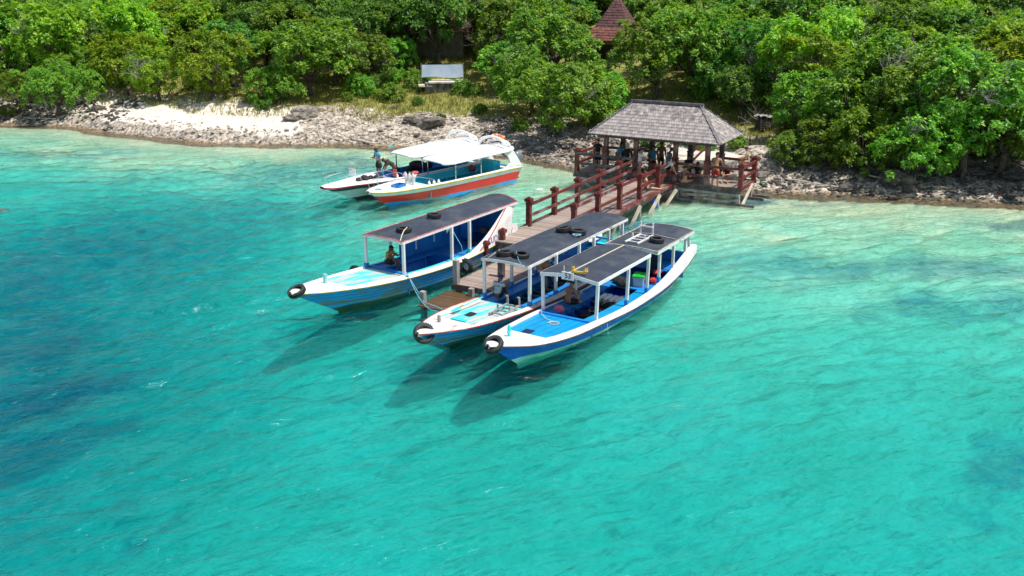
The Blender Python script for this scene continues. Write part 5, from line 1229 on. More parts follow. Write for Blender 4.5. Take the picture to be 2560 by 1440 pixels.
# ---------------------------------------------------------------- shore things: rocks, driftwood, litter
rg = random.Random(21)
def rock_mesh(seed, sub=2, flat=.62):
    bm = bmesh.new(); bmesh.ops.create_icosphere(bm, subdivisions=sub, radius=1)
    for v in bm.verts:
        n = mnoise.noise(v.co*1.1+Vector((seed*3.1,0,0)))*.45 + mnoise.noise(v.co*2.7+Vector((0,seed*1.7,0)))*.22
        v.co = v.co*(1+n); v.co.z *= flat
    me = bpy.data.meshes.new('boulder'); bm.to_mesh(me); bm.free(); return me
RM = [rock_mesh(k, 3) for k in range(5)]
for m_ in RM: m_.materials.append(m_rock)
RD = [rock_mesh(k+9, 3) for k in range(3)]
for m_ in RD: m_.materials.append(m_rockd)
def boulder(p, s, label, dark=False, grp=None):
    me = rg.choice(RD if dark else RM); o = link('boulder', me, None, (p.x, p.y, p.z+s*.12), (rg.uniform(-.2,.2), rg.uniform(-.2,.2), rg.uniform(0,6)), (s, s*rg.uniform(.7,1), s*rg.uniform(.6,.9)))
    return tag(o, label, 'rock', grp)
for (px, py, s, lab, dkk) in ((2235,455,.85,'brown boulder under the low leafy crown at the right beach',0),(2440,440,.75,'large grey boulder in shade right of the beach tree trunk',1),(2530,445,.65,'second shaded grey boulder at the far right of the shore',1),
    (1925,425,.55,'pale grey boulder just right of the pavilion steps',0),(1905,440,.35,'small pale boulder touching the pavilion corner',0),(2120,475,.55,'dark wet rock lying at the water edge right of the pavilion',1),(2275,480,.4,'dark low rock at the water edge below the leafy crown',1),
    (765,290,.9,'dark grey limestone outcrop at the right end of the pale shelf',0),(730,300,.6,'small dark limestone knob beside the outcrop',0),(1080,315,1.0,'dark jagged rock mound on the grass edge behind the dive boats',0),(1035,305,.7,'dark jagged rock left of the larger mound',0),
    (520,218,.6,'grey boulder in the grass below the trees at the left',0),(595,215,.45,'pale grey boulder by the forked trunk',0),(2520,500,.4,'dark rock at the right edge of the shore',1),(985,272,.3,'white stone lying in the dry grass',0)):
    p = ground_at(px, py); boulder(p, s, lab, dkk)
SR = []
for k in range(46):
    px = rg.choice([rg.uniform(1290,1470), rg.uniform(1290,1470), rg.uniform(1920,2560), rg.uniform(820,1250), rg.uniform(0,180)])
    py = np.interp(px, [0,200,820,1000,1290,1470,1920,2200,2560], [285,300,335,335,360,395,445,465,480]) + rg.uniform(-22, 14)
    p = ground_at(px, py)
    if p.z < .05: continue
    reg = 'between the dive boats and pavilion' if 1290 <= px <= 1470 else ('on the shaded shore right of the pavilion' if px > 1900 else ('by the dark brush at far left' if px < 200 else 'on the shore behind the dive boats'))
    SR.append((reg, px, p, rg.uniform(.16,.36), rg.random() < .3))
SR.sort(key=lambda q: (q[0], q[1]))
NUM = ['leftmost','second','third','fourth','fifth','sixth','seventh','eighth','ninth','tenth','eleventh','twelfth','thirteenth','fourteenth','fifteenth','sixteenth','seventeenth','eighteenth','nineteenth','twentieth']
for i, (reg, px, p, s_, dk_) in enumerate(SR):
    k = sum(1 for q in SR[:i] if q[0] == reg); boulder(p, s_, NUM[min(k,19)]+(' dark' if dk_ else ' grey')+' small rock '+reg, dk_, 'small weathered rocks')
# rubble: uncountable stones and coral pieces
def scatter_mesh(name, n, region, make, mat, seed, label, kind='stuff'):
    r2 = np.random.default_rng(seed); V_ = []; F_ = []; cnt = 0; base = 0
    vs, fs = make
    vs = np.array(vs, float); fs = np.array(fs)
    allv = []; allf = []
    pts = region(r2, n)
    for (x, y, z, s, sz) in pts:
        a = r2.uniform(0, 6.28); c, s_ = math.cos(a), math.sin(a); t1_, t2_ = r2.normal(0,.25,2)
        q = vs*np.array([s*r2.uniform(.6,1.4), s*r2.uniform(.5,1.1), sz]); q = q + r2.normal(0, .12*s, q.shape)*[1,1,.6]
        X = q[:,0]*c-q[:,1]*s_; Y = q[:,0]*s_+q[:,1]*c; Z = q[:,2]+X*t1_+Y*t2_*.5
        allv.append(np.stack([X+x, Y+y, Z+z], -1)); allf.append(fs+base); base += len(vs)
    me = bpy.data.meshes.new(name); me.from_pydata(np.concatenate(allv).tolist(), [], np.concatenate(allf).tolist()); me.materials.append(mat)
    return tag(link(name, me), label, kind=kind)
octa = ([(1,0,0),(-1,0,0),(0,1,0),(0,-1,0),(0,0,1),(0,0,-.6),(.6,.6,.5),(-.6,-.5,.55)], [(0,6,4),(0,2,6),(2,4,6),(2,1,4),(1,7,4),(1,3,7),(3,4,7),(3,0,4),(2,0,5),(1,2,5),(3,1,5),(0,3,5)])
def reg_shore(x0, x1, s0, s1, smin, smax):
    def f(r2, n):
        out_ = []; x = r2.uniform(x0, x1, n*4); y = np.interp(x, _SX, _SY) + r2.uniform(s0-1, s1+6, n*4)
        s = inland(x, y); ok = (s > s0) & (s < s1); x, y = x[ok][:n], y[ok][:n]; z = terrain(x, y)
        sz = r2.uniform(0, 1, len(x))**2.5*(smax-smin)+smin
        return [(x[i], y[i], z[i]+sz[i]*.15, sz[i], sz[i]*.6) for i in range(len(x))]
    return f
scatter_mesh('shore_rubble', 3600, reg_shore(-2, 8, -.3, 6.0, .04, .22), octa, m_rock, 1, 'grey and cream coral rubble between the dive boats and pavilion')
scatter_mesh('shore_rubble', 3000, reg_shore(11, 36, -.4, 4.5, .04, .2), octa, m_rockd, 2, 'mixed stones on the shaded right shore')  # dark material puts the shade of the trees into the stone colour
scatter_mesh('shore_rubble', 1300, reg_shore(-14, -2, .3, 5.5, .03, .2), octa, m_rockl, 3, 'broken limestone and coral behind the dive boats')
scatter_mesh('shore_rubble', 1500, reg_shore(-50, -27, .0, 5.0, .04, .25), octa, m_rockd, 4, 'dark stones at the foot of the left shore brush')
scatter_mesh('shore_rubble', 420, reg_shore(-27, -13, -.2, 1.8, .04, .18), octa, m_rockl, 5, 'loose grey stones along the lip of the pale shelf')
stick = ([(-3,0,0),(3,.15,.1),(3,-.1,.1),(-3,0,.22),(3,.05,.3)], [(0,1,4,3),(0,3,4,2),(0,2,1),(1,2,4)])
stick = ([(-4,-.12,0),(4,-.08,.1),(4,.1,.1),(-4,.12,0),(-4,0,.25),(4,0,.3)], [(0,1,5),(0,5,4),(3,4,5),(3,5,2),(0,3,2),(0,2,1)])
scatter_mesh('twig_litter', 900, reg_shore(-14, 8, .5, 5.0, .05, .14), stick, m_drift, 6, 'bleached twigs and sticks littering the shore', 'stuff')
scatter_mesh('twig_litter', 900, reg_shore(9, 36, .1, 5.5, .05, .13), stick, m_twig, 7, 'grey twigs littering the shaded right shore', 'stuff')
def log(p, q, r0, lab, mt=m_drift):
    p = Vector(p); q = Vector(q); n = 6; pts = [p.lerp(q, i/n)+Vector((rg.uniform(-.05,.05), rg.uniform(-.05,.05), rg.uniform(-.02,.04)))*(1+r0*3) for i in range(n+1)]
    b_ = MB().tube(pts, [r0*(1-.45*i/n) for i in range(n+1)], 7); 
    for i in (2,4): d = Vector((rg.uniform(-1,1), rg.uniform(-1,1), rg.uniform(.2,.8))).normalized(); b_.tube([pts[i], pts[i]+d*r0*4, pts[i]+d*r0*7+Vector((0,0,r0))], [r0*.4,r0*.3,r0*.12], 5)
    return tag(b_.build('driftwood', mt, None, smooth=True), lab, 'driftwood', 'driftwood on the shore')
LG = [((880,350),(935,368),.10,'thick bleached driftwood log pointing at the dive boats'),((905,345),(960,338),.07,'pale driftwood branch above the thick log'),((915,355),(985,345),.06,'bleached driftwood pole crossing the heap'),((940,335),(975,360),.05,'thin driftwood branch leaning down the heap'),
 ((965,345),(1010,360),.05,'curved brown driftwood branch right of the heap'),((830,352),(880,350),.04,'thin driftwood stick lying left of the heap'),((895,360),(950,352),.05,'short driftwood piece under the crossing pole'),((970,370),(1000,352),.035,'thin driftwood stick at the right of the heap'),
 ((1335,378),(1430,370),.10,'long pale log on the rubble left of the pavilion'),((1345,400),(1420,392),.06,'thin driftwood pole near the water left of the pavilion'),((1000,283),(1140,286),.035,'long thin branch lying on the grass slope'),((1395,352),(1460,330),.05,'pale driftwood branch above the long log'),
 ((1960,455),(2030,462),.06,'driftwood stick on the shore right of the pavilion steps'),((2040,470),(2130,476),.07,'dark driftwood log along the waterline at the right',),((2300,470),(2380,478),.05,'thin driftwood under the beach tree'),((2150,440),(2210,455),.06,'pale driftwood below the leafy crown'),((60,300),(140,304),.06,'driftwood pole at the water by the left brush'),((180,270),(230,300),.05,'pale branch slanting down the left rock face')]
for (a, b_, r0, lab) in LG:
    pa_, pb_ = ground_at(*a), ground_at(*b_); log(pa_+Vector((0,0,r0)), pb_+Vector((0,0,r0*1.3)), r0, lab)
# litter and other small finds
def thing_box(name, p, d, rz, mt, label, cat, bevel=.01, rot=None): return tag(MB().box((0,0,d[2]/2), d).build(name, mt, None, bevel=bevel, loc=p, rot=rot or (0,0,rz)), label, cat)
bx = empty('card_box', at(1841,375,1.06), .1, 'brown cardboard box standing on the concrete landing', 'box'); MB().box((0,0,.17),(.30,.22,.34)).build('box_body', m_card, bx); MB().box((0,-.112,.17),(.14,.006,.14)).build('printed_mark', m_violet, bx)
MB().box((0,.0,.345),(.30,.10,.012)).build('tape', m_drift, bx)
tag(MB().box((0,0,0),(.42,.26,.05)).build('foam_board', m_gel, None, loc=at(1347,474,.03), rot=(0,R(-4),-.15)), 'white foam board floating left of the jetty', 'board')
thing_box('blue_bottle', ground_at(1330,360)+Vector((0,0,.02)), (.3,.14,.12), .5, m_blue, 'dark blue plastic scrap on the rubble behind the dive boats', 'litter'); thing_box('turquoise_scrap', ground_at(978,368), (.3,.16,.06), .2, m_turqp, 'turquoise plastic scrap on the sand by the driftwood heap', 'litter')
thing_box('blue_sack', at(1636,521,.12), (.22,.14,.4), .3, m_blue, 'blue sack hanging under the right edge of the jetty', 'sack', .03); thing_box('green_bottle', ground_at(1905,462)+Vector((0,0,.01)), (.2,.1,.06), .3, m_green, 'green plastic litter on the sand right of the pavilion', 'litter')
thing_box('red_scrap', ground_at(2498,490), (.2,.12,.06), .9, m_redf, 'red litter at the far right shore', 'litter'); thing_box('teal_scrap', at(2109,549,-.25), (.28,.2,.05), .2, m_turqp, 'teal scrap lying on the shallow bottom at the right', 'litter')
bo = tag(link('boulder', RM[1], None, at(-12,530,.02)+Vector((0,0,0)), (0,0,1), (.55,.35,.25)), 'brown rock just breaking the surface at the left edge', 'rock')

# ---------------------------------------------------------------- buildings among the trees
def tiled_roof(parent, c, w_, d, h, top=.12, rows=10, mat=m_tile, seed=1):
    """four sided steep roof with real courses of tiles joined into one part"""
    rr = random.Random(seed); b_ = MB()
    cs_ = [Vector((-w_/2,-d/2,0)), Vector((w_/2,-d/2,0)), Vector((w_/2,d/2,0)), Vector((-w_/2,d/2,0))]; tp = [Vector((p.x*top, p.y*top, h)) for p in cs_]
    b_.add([p+Vector(c) for p in cs_+tp], [(0,1,5,4),(1,2,6,5),(2,3,7,6),(3,0,4,7),(4,5,6,7)])
    core_ = b_.build('roof', m_ridge, parent); tb = MB()
    for k in range(4):
        a, b2, tb2, ta = cs_[k], cs_[(k+1)%4], tp[(k+1)%4], tp[k]
        nrm = (b2-a).cross(ta-a).normalized(); ex = (b2-a).normalized(); up_ = nrm.cross(ex).normalized()
        for r_ in range(rows):
            p = a.lerp(ta, r_/rows); q = b2.lerp(tb2, r_/rows); n = max(1, int((q-p).length/.22))
            for j in range(n):
                if k in (1,2) and False: continue
                m_ = p.lerp(q, (j+.5)/n)+nrm*(.03+rr.uniform(0,.015)); Mx = Matrix((ex, (up_*.995-nrm*.10).normalized(), nrm)).transposed()
                tb.box(m_+up_*(h/rows*.45)+Vector(c), ((q-p).length/n*.93, h/rows*1.25, .03), rot=Mx)
    o = tb.build('tiles', mat, core_); o['kind'] = 'stuff'; return core_
p = ground_at(1512, 172); hs = empty('shrine_building', (p.x+1.2, p.y+3.5, p.z-.9), R(-25), 'small tall-roofed building with red clay tiles hidden among the trees', 'building')
MB().box((0,0,1.5), (3.0,3.0,3.0)).build('wall', m_plast, hs); MB().box((-.45,-1.53,1.25), (1.5,.10,2.5)).build('doorway', m_void, hs)
for s_ in (-1,1): MB().box((-.45+s_*.82,-1.56,1.2), (.14,.14,2.4)).build('door_pillar', m_plast, hs)
tiled_roof(hs, (0,0,2.9), 4.6, 4.6, .95, .62, 5, seed=2); tiled_roof(hs, (0,0,3.8), 2.7, 2.7, 2.2, .10, 11, M('dark_red_tile', (.15,.06,.055), (.08,.045,.045), 4, .8, .01, 20, isl=.35), seed=3)
fin = MB().lathe([(.22,0),(.22,.12),(.10,.2),(.14,.35),(.06,.5),(.09,.62),(.03,.8),(0,1.0)], 10); fin.build('finial', m_conc, hs, loc=(0,0,5.95))
p = ground_at(1110, 165); hb_ = empty('tiled_hut', (p.x-.5, p.y+4, p.z), R(-10), 'low hut with orange tiled roof mostly hidden behind trees', 'building')
MB().box((0,0,1.3),(4.5,3,2.6)).build('wall', m_plast, hb_); tiled_roof(hb_, (0,0,2.5), 5.8, 4.4, 1.7, .3, 8, M('orange_tile', (.40,.12,.06), (.24,.08,.05), 4, .8, .01, 20, isl=.3), seed=5)
# old platform with a pale banner
p = ground_at(1108, 232); pl = empty('stone_platform', p, R(6), 'weathered stone and timber platform with a pale banner under the trees', 'platform')
MB().box((0,.9,.35),(2.6,1.8,.7)).build('stone_base', m_stone, pl); MB().box((.25,.8,.74),(2.6,2.0,.09)).build('slab', m_conc, pl); MB().box((-1.3,.6,.5),(1.0,1.4,.12)).build('slab', m_conc, pl)
for x in (-1.25,-.4,.5,1.35): MB().bar((x,-.05,0),(x,-.05,.7),.12,.12).build('post', m_dark, pl)
bn = MB()
bn.grid([[(-1.55+3.1*i/16, .7+.02*math.sin(i*1.3), 1.05+.06*math.sin(i*.4)), (-1.5+3.0*i/16, .9+.03*math.sin(i*1.1), 1.95)] for i in range(17)]); bn.grid([[(-1.55+3.1*i/16, .72+.02*math.sin(i*1.3), 1.05+.06*math.sin(i*.4)), (-1.5+3.0*i/16, .92+.03*math.sin(i*1.1), 1.95)] for i in range(17)], flip=True)
bn.build('banner', m_banner, pl, smooth=True)
for x in (-1.55, 1.55): MB().bar((x,.95,.4),(x,.95,2.05),.07,.07).build('post', m_grey, pl)
pp = ground_at(1937, 262); tag(MB().box((0,0,.75),(.28,.2,1.5)).box((0,0,1.54),(.34,.26,.08)).build('white_pillar', m_white, None, loc=pp, rot=(0,0,.2), bevel=.02), 'white painted pillar behind the bare branches right of the pavilion', 'pillar')
pp = ground_at(1907, 330); r_ = empty('woven_trap', pp, .3, 'tilted woven basket crate covered by a grey sheet right of the pavilion', 'crate')
b_ = MB()
for k in range(7): b_.box((0,0,.1+.1*k),(.75,.65,.035))
for sx in (-.36,.36):
    for sy in (-.31,.31): b_.box((sx,sy,.4),(.05,.05,.8))
b_.build('slats', m_bark, r_); MB().box((0,0,.4),(.66,.56,.7)).build('core', m_void, r_); MB().grid([[(-.45+.9*i/6, -.4+.8*j/6, .84+.07*math.sin(i*1.2+j)) for j in range(7)] for i in range(7)]).build('sheet', m_grey, r_, smooth=True)

# ---------------------------------------------------------------- trees
def leafmat(name, c1, c2, c3, tr=.45, rough=.40):
    m, t = newmat(name); out = N(t,'ShaderNodeOutputMaterial'); b = N(t,'ShaderNodeBsdfPrincipled'); tl = N(t,'ShaderNodeBsdfTranslucent'); mx = N(t,'ShaderNodeMixShader')
    g = N(t,'ShaderNodeNewGeometry'); oi = N(t,'ShaderNodeObjectInfo'); tc = N(t,'ShaderNodeTexCoord')
    c = ramp(t, g.outputs['Random Per Island'], [(0, c1), (.55, c2), (1, c3)]).outputs[0]
    n1 = noise_node(t, tc.outputs['Object'], .7, 3); f = ramp(t, n1.outputs[0], [(.35,(.72,.78,.75)), (.65,(1.2,1.12,.95))]).outputs[0]
    c = mixc(t, 1.0, c, f, 'MULTIPLY')
    hs_ = N(t,'ShaderNodeHueSaturation'); mr = N(t,'ShaderNodeMapRange'); mr.inputs[3].default_value = .48; mr.inputs[4].default_value = .525; t.links.new(oi.outputs['Random'], mr.inputs[0]); t.links.new(mr.outputs[0], hs_.inputs['Hue'])
    mv = N(t,'ShaderNodeMapRange'); mv.inputs[3].default_value = .66; mv.inputs[4].default_value = 1.25; t.links.new(oi.outputs['Random'], mv.inputs[0]); t.links.new(mv.outputs[0], hs_.inputs['Value'])
    t.links.new(c, hs_.inputs['Color']); c = hs_.outputs[0]
    t.links.new(c, b.inputs['Base Color']); b.inputs['Roughness'].default_value = rough; b.inputs['Specular IOR Level'].default_value = .3
    t.links.new(mixc(t, 1.0, c, (1.5,1.45,.5), 'MULTIPLY'), tl.inputs['Color'])
    mx.inputs[0].default_value = tr; t.links.new(b.outputs[0], mx.inputs[1]); t.links.new(tl.outputs[0], mx.inputs[2]); t.links.new(mx.outputs[0], out.inputs[0]); return m
m_leaf  = leafmat('fresh_green_leaf', (.085,.215,.028), (.18,.365,.045), (.38,.55,.10))
m_leafy = leafmat('yellow_green_leaf', (.12,.275,.018), (.235,.41,.03), (.44,.56,.07))
m_leafd = leafmat('dark_green_leaf', (.050,.15,.026), (.11,.26,.04), (.26,.41,.08))
m_leaff = leafmat('feathery_green_leaf', (.12,.26,.03), (.18,.34,.04), (.26,.42,.06), .4, .6)

def quads_mesh(name, C, A, B_, mat, fold=None):
    """leaf blades: centre C, half length vector A, half width vector B (n x 3 arrays); diamond of two folded triangles"""
    n = len(C); nrm = np.cross(A, B_); nrm /= np.linalg.norm(nrm, axis=1, keepdims=True)+1e-9
    L = np.linalg.norm(A, axis=1, keepdims=True)
    v = np.stack([C-A, C+B_-A*.1+nrm*L*.16, C+A-nrm*L*.12, C-B_-A*.1+nrm*L*.16], 1).reshape(-1, 3)
    i = np.arange(n)*4; f = np.stack([np.stack([i, i+1, i+2], -1), np.stack([i, i+2, i+3], -1)], 1).reshape(-1, 3)
    me = bpy.data.meshes.new(name); me.vertices.add(len(v)); me.vertices.foreach_set('co', v.astype(np.float32).ravel())
    me.loops.add(f.size); me.loops.foreach_set('vertex_index', f.astype(np.int32).ravel()); me.polygons.add(len(f))
    me.polygons.foreach_set('loop_start', np.arange(0, f.size, 3, dtype=np.int32)); me.polygons.foreach_set('loop_total', np.full(len(f), 3, np.int32))
    me.update(calc_edges=True); me.materials.append(mat); return me

def crown(seed, mat, rx=2.6, rz=1.9, lobes=9, ros=620, per=8, leaf=.15, droop=.0, flat=1.08, name='crown'):
    """crown of unit tree (centre at 0): rosettes of leaves on the outside of several uneven lobes"""
    r2 = np.random.default_rng(seed); L = []
    for k in range(lobes):
        a = r2.uniform(0, 6.28); q = r2.uniform(.25, .78); el = r2.uniform(-.35, .85)
        L.append((np.array([math.cos(a)*rx*q, math.sin(a)*rx*q, el*rz*.75]), r2.uniform(.34, .56)*rx))
    L.append((np.array([0,0,.25*rz]), .62*rx)); ctr = []; nr = []
    tufts = ros//10; tries = 0
    while len(ctr) < tufts*10 and tries < 60000:
        tries += 1
        c, rad = L[r2.integers(len(L))]; d = r2.normal(size=3); d /= np.linalg.norm(d)
        if d[2] < -.35 and r2.random() < .75: continue
        rr_ = rad*(r2.uniform(.82, 1.10) if r2.random() < .82 else r2.uniform(.4,.75)); p = c + d*rr_*np.array([1,1,.80*flat])
        if any(np.linalg.norm((p-c2)/np.array([1,1,.80*flat])) < r_*.70 for c2, r_ in L) and r2.random() < .85: continue
        tr_ = r2.uniform(.20, .40)*(rx/2.6)
        for q_ in range(10):
            e_ = r2.normal(size=3); e_ /= np.linalg.norm(e_); e_ = e_ + d*.6 + np.array([0,0,.35]); e_ /= np.linalg.norm(e_)
            ctr.append(p + e_*tr_*r2.uniform(.5, 1.0)); nr.append(e_)
    ctr = np.array(ctr); nr = np.array(nr); n = len(ctr)*per
    C0 = np.repeat(ctr, per, 0); D0 = np.repeat(nr, per, 0); ax = D0 + np.array([0,0,.9]); ax /= np.linalg.norm(ax, axis=1, keepdims=True)
    rv = r2.normal(size=(n,3)); rv -= ax*(rv*ax).sum(1, keepdims=True); rv /= np.linalg.norm(rv, axis=1, keepdims=True)
    sz = leaf*r2.uniform(.65, 1.25, (n,1)); out_ = rv + ax*r2.uniform(-.35,.75,(n,1)); out_[:,2] -= droop; out_ /= np.linalg.norm(out_, axis=1, keepdims=True)
    A = out_*sz; B_ = np.cross(ax, out_); B_ /= np.linalg.norm(B_, axis=1, keepdims=True)+1e-9; B_ = B_*sz*.52
    C = C0 + out_*sz*1.15 + r2.normal(0, leaf*.35, (n,3))
    return quads_mesh(name, C, A, B_, mat), L
def trunk_mesh(seed, L, h, rx, rz, mat=m_bark, r0=.16, lean=(0,0)):
    """tapered trunk forking into limbs that run to the crown lobes; origin at the base, crown centre at height h"""
    rg_ = random.Random(seed); b_ = MB(); fk = Vector((lean[0]*.4, lean[1]*.4, h*.36))
    def limb(p, q, ra, rb_, n=5, w_=.16):
        pts = [p.lerp(q, i/n)+Vector((rg_.uniform(-w_,w_), rg_.uniform(-w_,w_), rg_.uniform(-w_,w_)*.6))*(0 if i in (0,n) else 1) for i in range(n+1)]
        b_.tube(pts, [ra+(rb_-ra)*i/n for i in range(n+1)], 7); return pts
    limb(Vector((0,0,-.3)), fk, r0*1.25, r0*.85, 4, .08)
    for k in range(4): a = k*1.7+rg_.random(); b_.tube([(0,0,.25),(math.cos(a)*r0*1.6, math.sin(a)*r0*1.6, .02),(math.cos(a)*r0*3.2, math.sin(a)*r0*3.2, -.2)], [r0*.7,r0*.45,r0*.2], 6)
    for (c, rad) in L[:7]:
        q = Vector(c)+Vector((lean[0],lean[1],h)); pts = limb(fk, q, r0*.6, r0*.2)
        for j in range(4): d = Vector((rg_.uniform(-1,1), rg_.uniform(-1,1), rg_.uniform(-.3,1)))*rad*.9; limb(pts[3+j%2], q+d, r0*.16, .012, 3, .1)
    return b_.mesh('trunk', mat, True)
def twigs(seed, n=26, L_=1.1, mat=m_twig, spread=1.0, th=.022):
    """bare dead branches: forking thin twigs"""
    rg_ = random.Random(seed); b_ = MB()
    def grow(p, d, l, r_, dep):
        n_ = 4; pts = [p]
        for i in range(n_): d = (d+Vector((rg_.uniform(-.35,.35), rg_.uniform(-.35,.35), rg_.uniform(-.25,.3)))).normalized(); pts.append(pts[-1]+d*l/n_)
        b_.tube(pts, [r_*(1-.55*i/n_) for i in range(n_+1)], 4)
        if dep > 0:
            for k in range(3): grow(pts[rg_.randint(1,n_)], (d+Vector((rg_.uniform(-1,1), rg_.uniform(-1,1), rg_.uniform(-.4,.8)))).normalized(), l*.62, r_*.55, dep-1)
    for k in range(n//4):
        a = rg_.uniform(0,6.28); grow(Vector((0,0,0)), Vector((math.cos(a)*spread, math.sin(a)*spread, rg_.uniform(.15,1))).normalized(), L_*rg_.uniform(.6,1.1), th, 2)
    return b_.mesh('bare_branches', mat, True)

KIND = {}
def make_kind(key, n, mat, h, **kw):
    KIND[key] = []
    for i in range(n):
        me, L = crown(hash_(key)+i, mat, **kw); rx = kw.get('rx', 2.6)
        KIND[key].append((me, trunk_mesh(i+3, L, h, rx, kw.get('rz',1.9)), h))
def hash_(s_): return sum(ord(c)*(i+3) for i, c in enumerate(s_))
make_kind('green', 4, m_leaf, 2.8, ros=1850, per=6, leaf=.105)
make_kind('yellow', 3, m_leafy, 2.7, ros=1850, per=6, leaf=.105)
make_kind('dark', 3, m_leafd, 3.0, ros=1800, per=6, leaf=.11)
make_kind('feather', 2, m_leaff, 2.4, ros=1900, per=8, leaf=.075, rz=1.5)
TW = [twigs(k, 26, 1.3) for k in range(4)]
KN = {'green': 'leafy_tree', 'yellow': 'leafy_tree', 'dark': 'leafy_tree', 'feather': 'feathery_tree'}
TREES = []
def tree(p, kind, s, label, grp='trees on the wooded slope', hs_=1.0, twig=0, cz=0, name=None, cat='tree'):
    me, tk, h = KIND[kind][rg.randrange(len(KIND[kind]))]; rz = rg.uniform(0, 6.28)
    r_ = empty(name or KN[kind], p, rz, label, cat, grp)
    c = link('crown', me, r_, (0,0,h*s*hs_+cz), (rg.uniform(-.12,.12), rg.uniform(-.12,.12), 0), (s, s, s*rg.uniform(.88,1.12)))
    t_ = link('trunk', tk, r_, (0,0,0), None, (s, s, s*hs_+cz/max(h,1)))
    for k in range(twig):
        a = rg.uniform(0, 6.28); link('bare_branches', rg.choice(TW), r_, (math.cos(a)*1.6*s, math.sin(a)*1.6*s, (h*hs_+rg.uniform(-.6,1.1))*s), (rg.uniform(-.6,.6), rg.uniform(-.6,.6), a), (s*.9,)*3)
    TREES.append((p.x, p.y, 2.4*s)); return r_
FE = [  # base pixel, kind, scale, height stretch, twigs, label
 (150,290,'feather',.95,.75,0,'feathery bright green tree leaning over the shore at the left'),
 (55,285,'feather',.8,.75,1,'second feathery tree at the left edge of the frame, by the dark brush'),
 (205,235,'feather',.85,.95,0,'soft feathery tree behind the bright feathery one'),
 (325,240,'yellow',.85,.80,1,'yellow-green tree with slanting dark trunk at the left grass edge'),
 (398,255,'yellow',.72,.85,2,'slim yellow-green tree with bare grey branches above the pale shelf'),
 (530,250,'yellow',.85,.85,0,'low yellow-green tree shading the grass above the pale shelf'),
 (575,215,'dark',.80,1.0,2,'tree with thick forked dark trunk in the grass'),
 (700,262,'green',.62,.55,0,'drooping green shrubby tree at the right end of the pale shelf'),
 (775,240,'green',1.05,.85,1,'large glossy green tree rising behind the grey outcrop'),
 (840,215,'green',.85,.95,2,'green tree with bare grey lower twigs, right of the large glossy tree'),
 (925,200,'green',.7,.7,2,'low green tree with tangled dead twigs beside the platform'),
 (978,150,'dark',.85,1.15,0,'dark-trunked tree standing alone in the sunlit grass'),
 (1285,238,'green',.72,.95,2,'green tree on a thick leaning trunk right of the banner'),
 (975,190,'green',.55,.8,2,'green tree hanging over the left of the banner'),
 (1380,340,'green',1.0,.72,1,'big bright green tree on the shore left of the pavilion roof'),
 (1462,305,'green',.72,.70,0,'big bright green tree directly behind the left pavilion eave'),
 (1330,290,'green',.8,.85,2,'green tree with a dead twig tangle at its left foot'),
 (1490,228,'green',.45,.75,0,'green tree below the red tiled shrine roof'),
 (1640,250,'green',.90,.95,0,'rounded green tree behind the pavilion ridge'),
 (1725,235,'green',.92,1.0,0,'rounded green tree right of the shrine roof'),
 (1685,175,'green',.95,1.1,0,'tall green tree immediately right of the shrine'),
 (1800,250,'dark',.6,.6,0,'low dark tree in the gap right of the pavilion ridge'),
 (1860,290,'dark',.65,.6,1,'dark shrubby tree left of the white pillar'),
 (1985,420,'green',.45,.45,1,'small light green tree low on the beach right of the pavilion'),
 (2070,410,'green',.55,.5,2,'low spreading tree with bare curling twigs on the right beach'),
 (2170,440,'green',.72,.62,0,'round light green crown hanging over the right beach'),
 (2265,445,'green',.80,.62,1,'largest light green crown overhanging the water at the right'),
 (2050,360,'green',.75,.85,3,'green tree with pale dead branches just right of the pavilion'),
 (2150,370,'green',.9,1.0,3,'green tree laced with white dead branches in the right thicket'),
 (2270,380,'green',.9,1.05,2,'tall green tree above the largest overhanging crown'),
 (2405,445,'green',.98,1.25,2,'tall green tree with dark trunk rooted on the right beach'),
 (2500,440,'green',.95,1.15,1,'tall green tree at the right edge of the beach'),
 (2590,470,'green',.9,.9,0,'green crown cut by the right edge of the frame'),
 (2350,400,'green',.85,1.1,3,'green tree with hanging bare twigs behind the beach trunk'),
 (2035,300,'yellow',.9,1.0,3,'olive green tree with tangled white twigs at the top of its crown'),
 (2230,300,'yellow',.9,1.1,2,'olive green tree in the middle of the right thicket'),
 (2450,330,'yellow',.95,1.2,0,'sunlit yellow-green tree high in the right thicket'),
]
for (px, py, kd, s, hs_, tw, lab) in FE:
    g = ground_at(px, py); tree(g, kd, s*(1.1 if kd == 'feather' else 1.2), lab, hs_=hs_*.92, twig=tw)
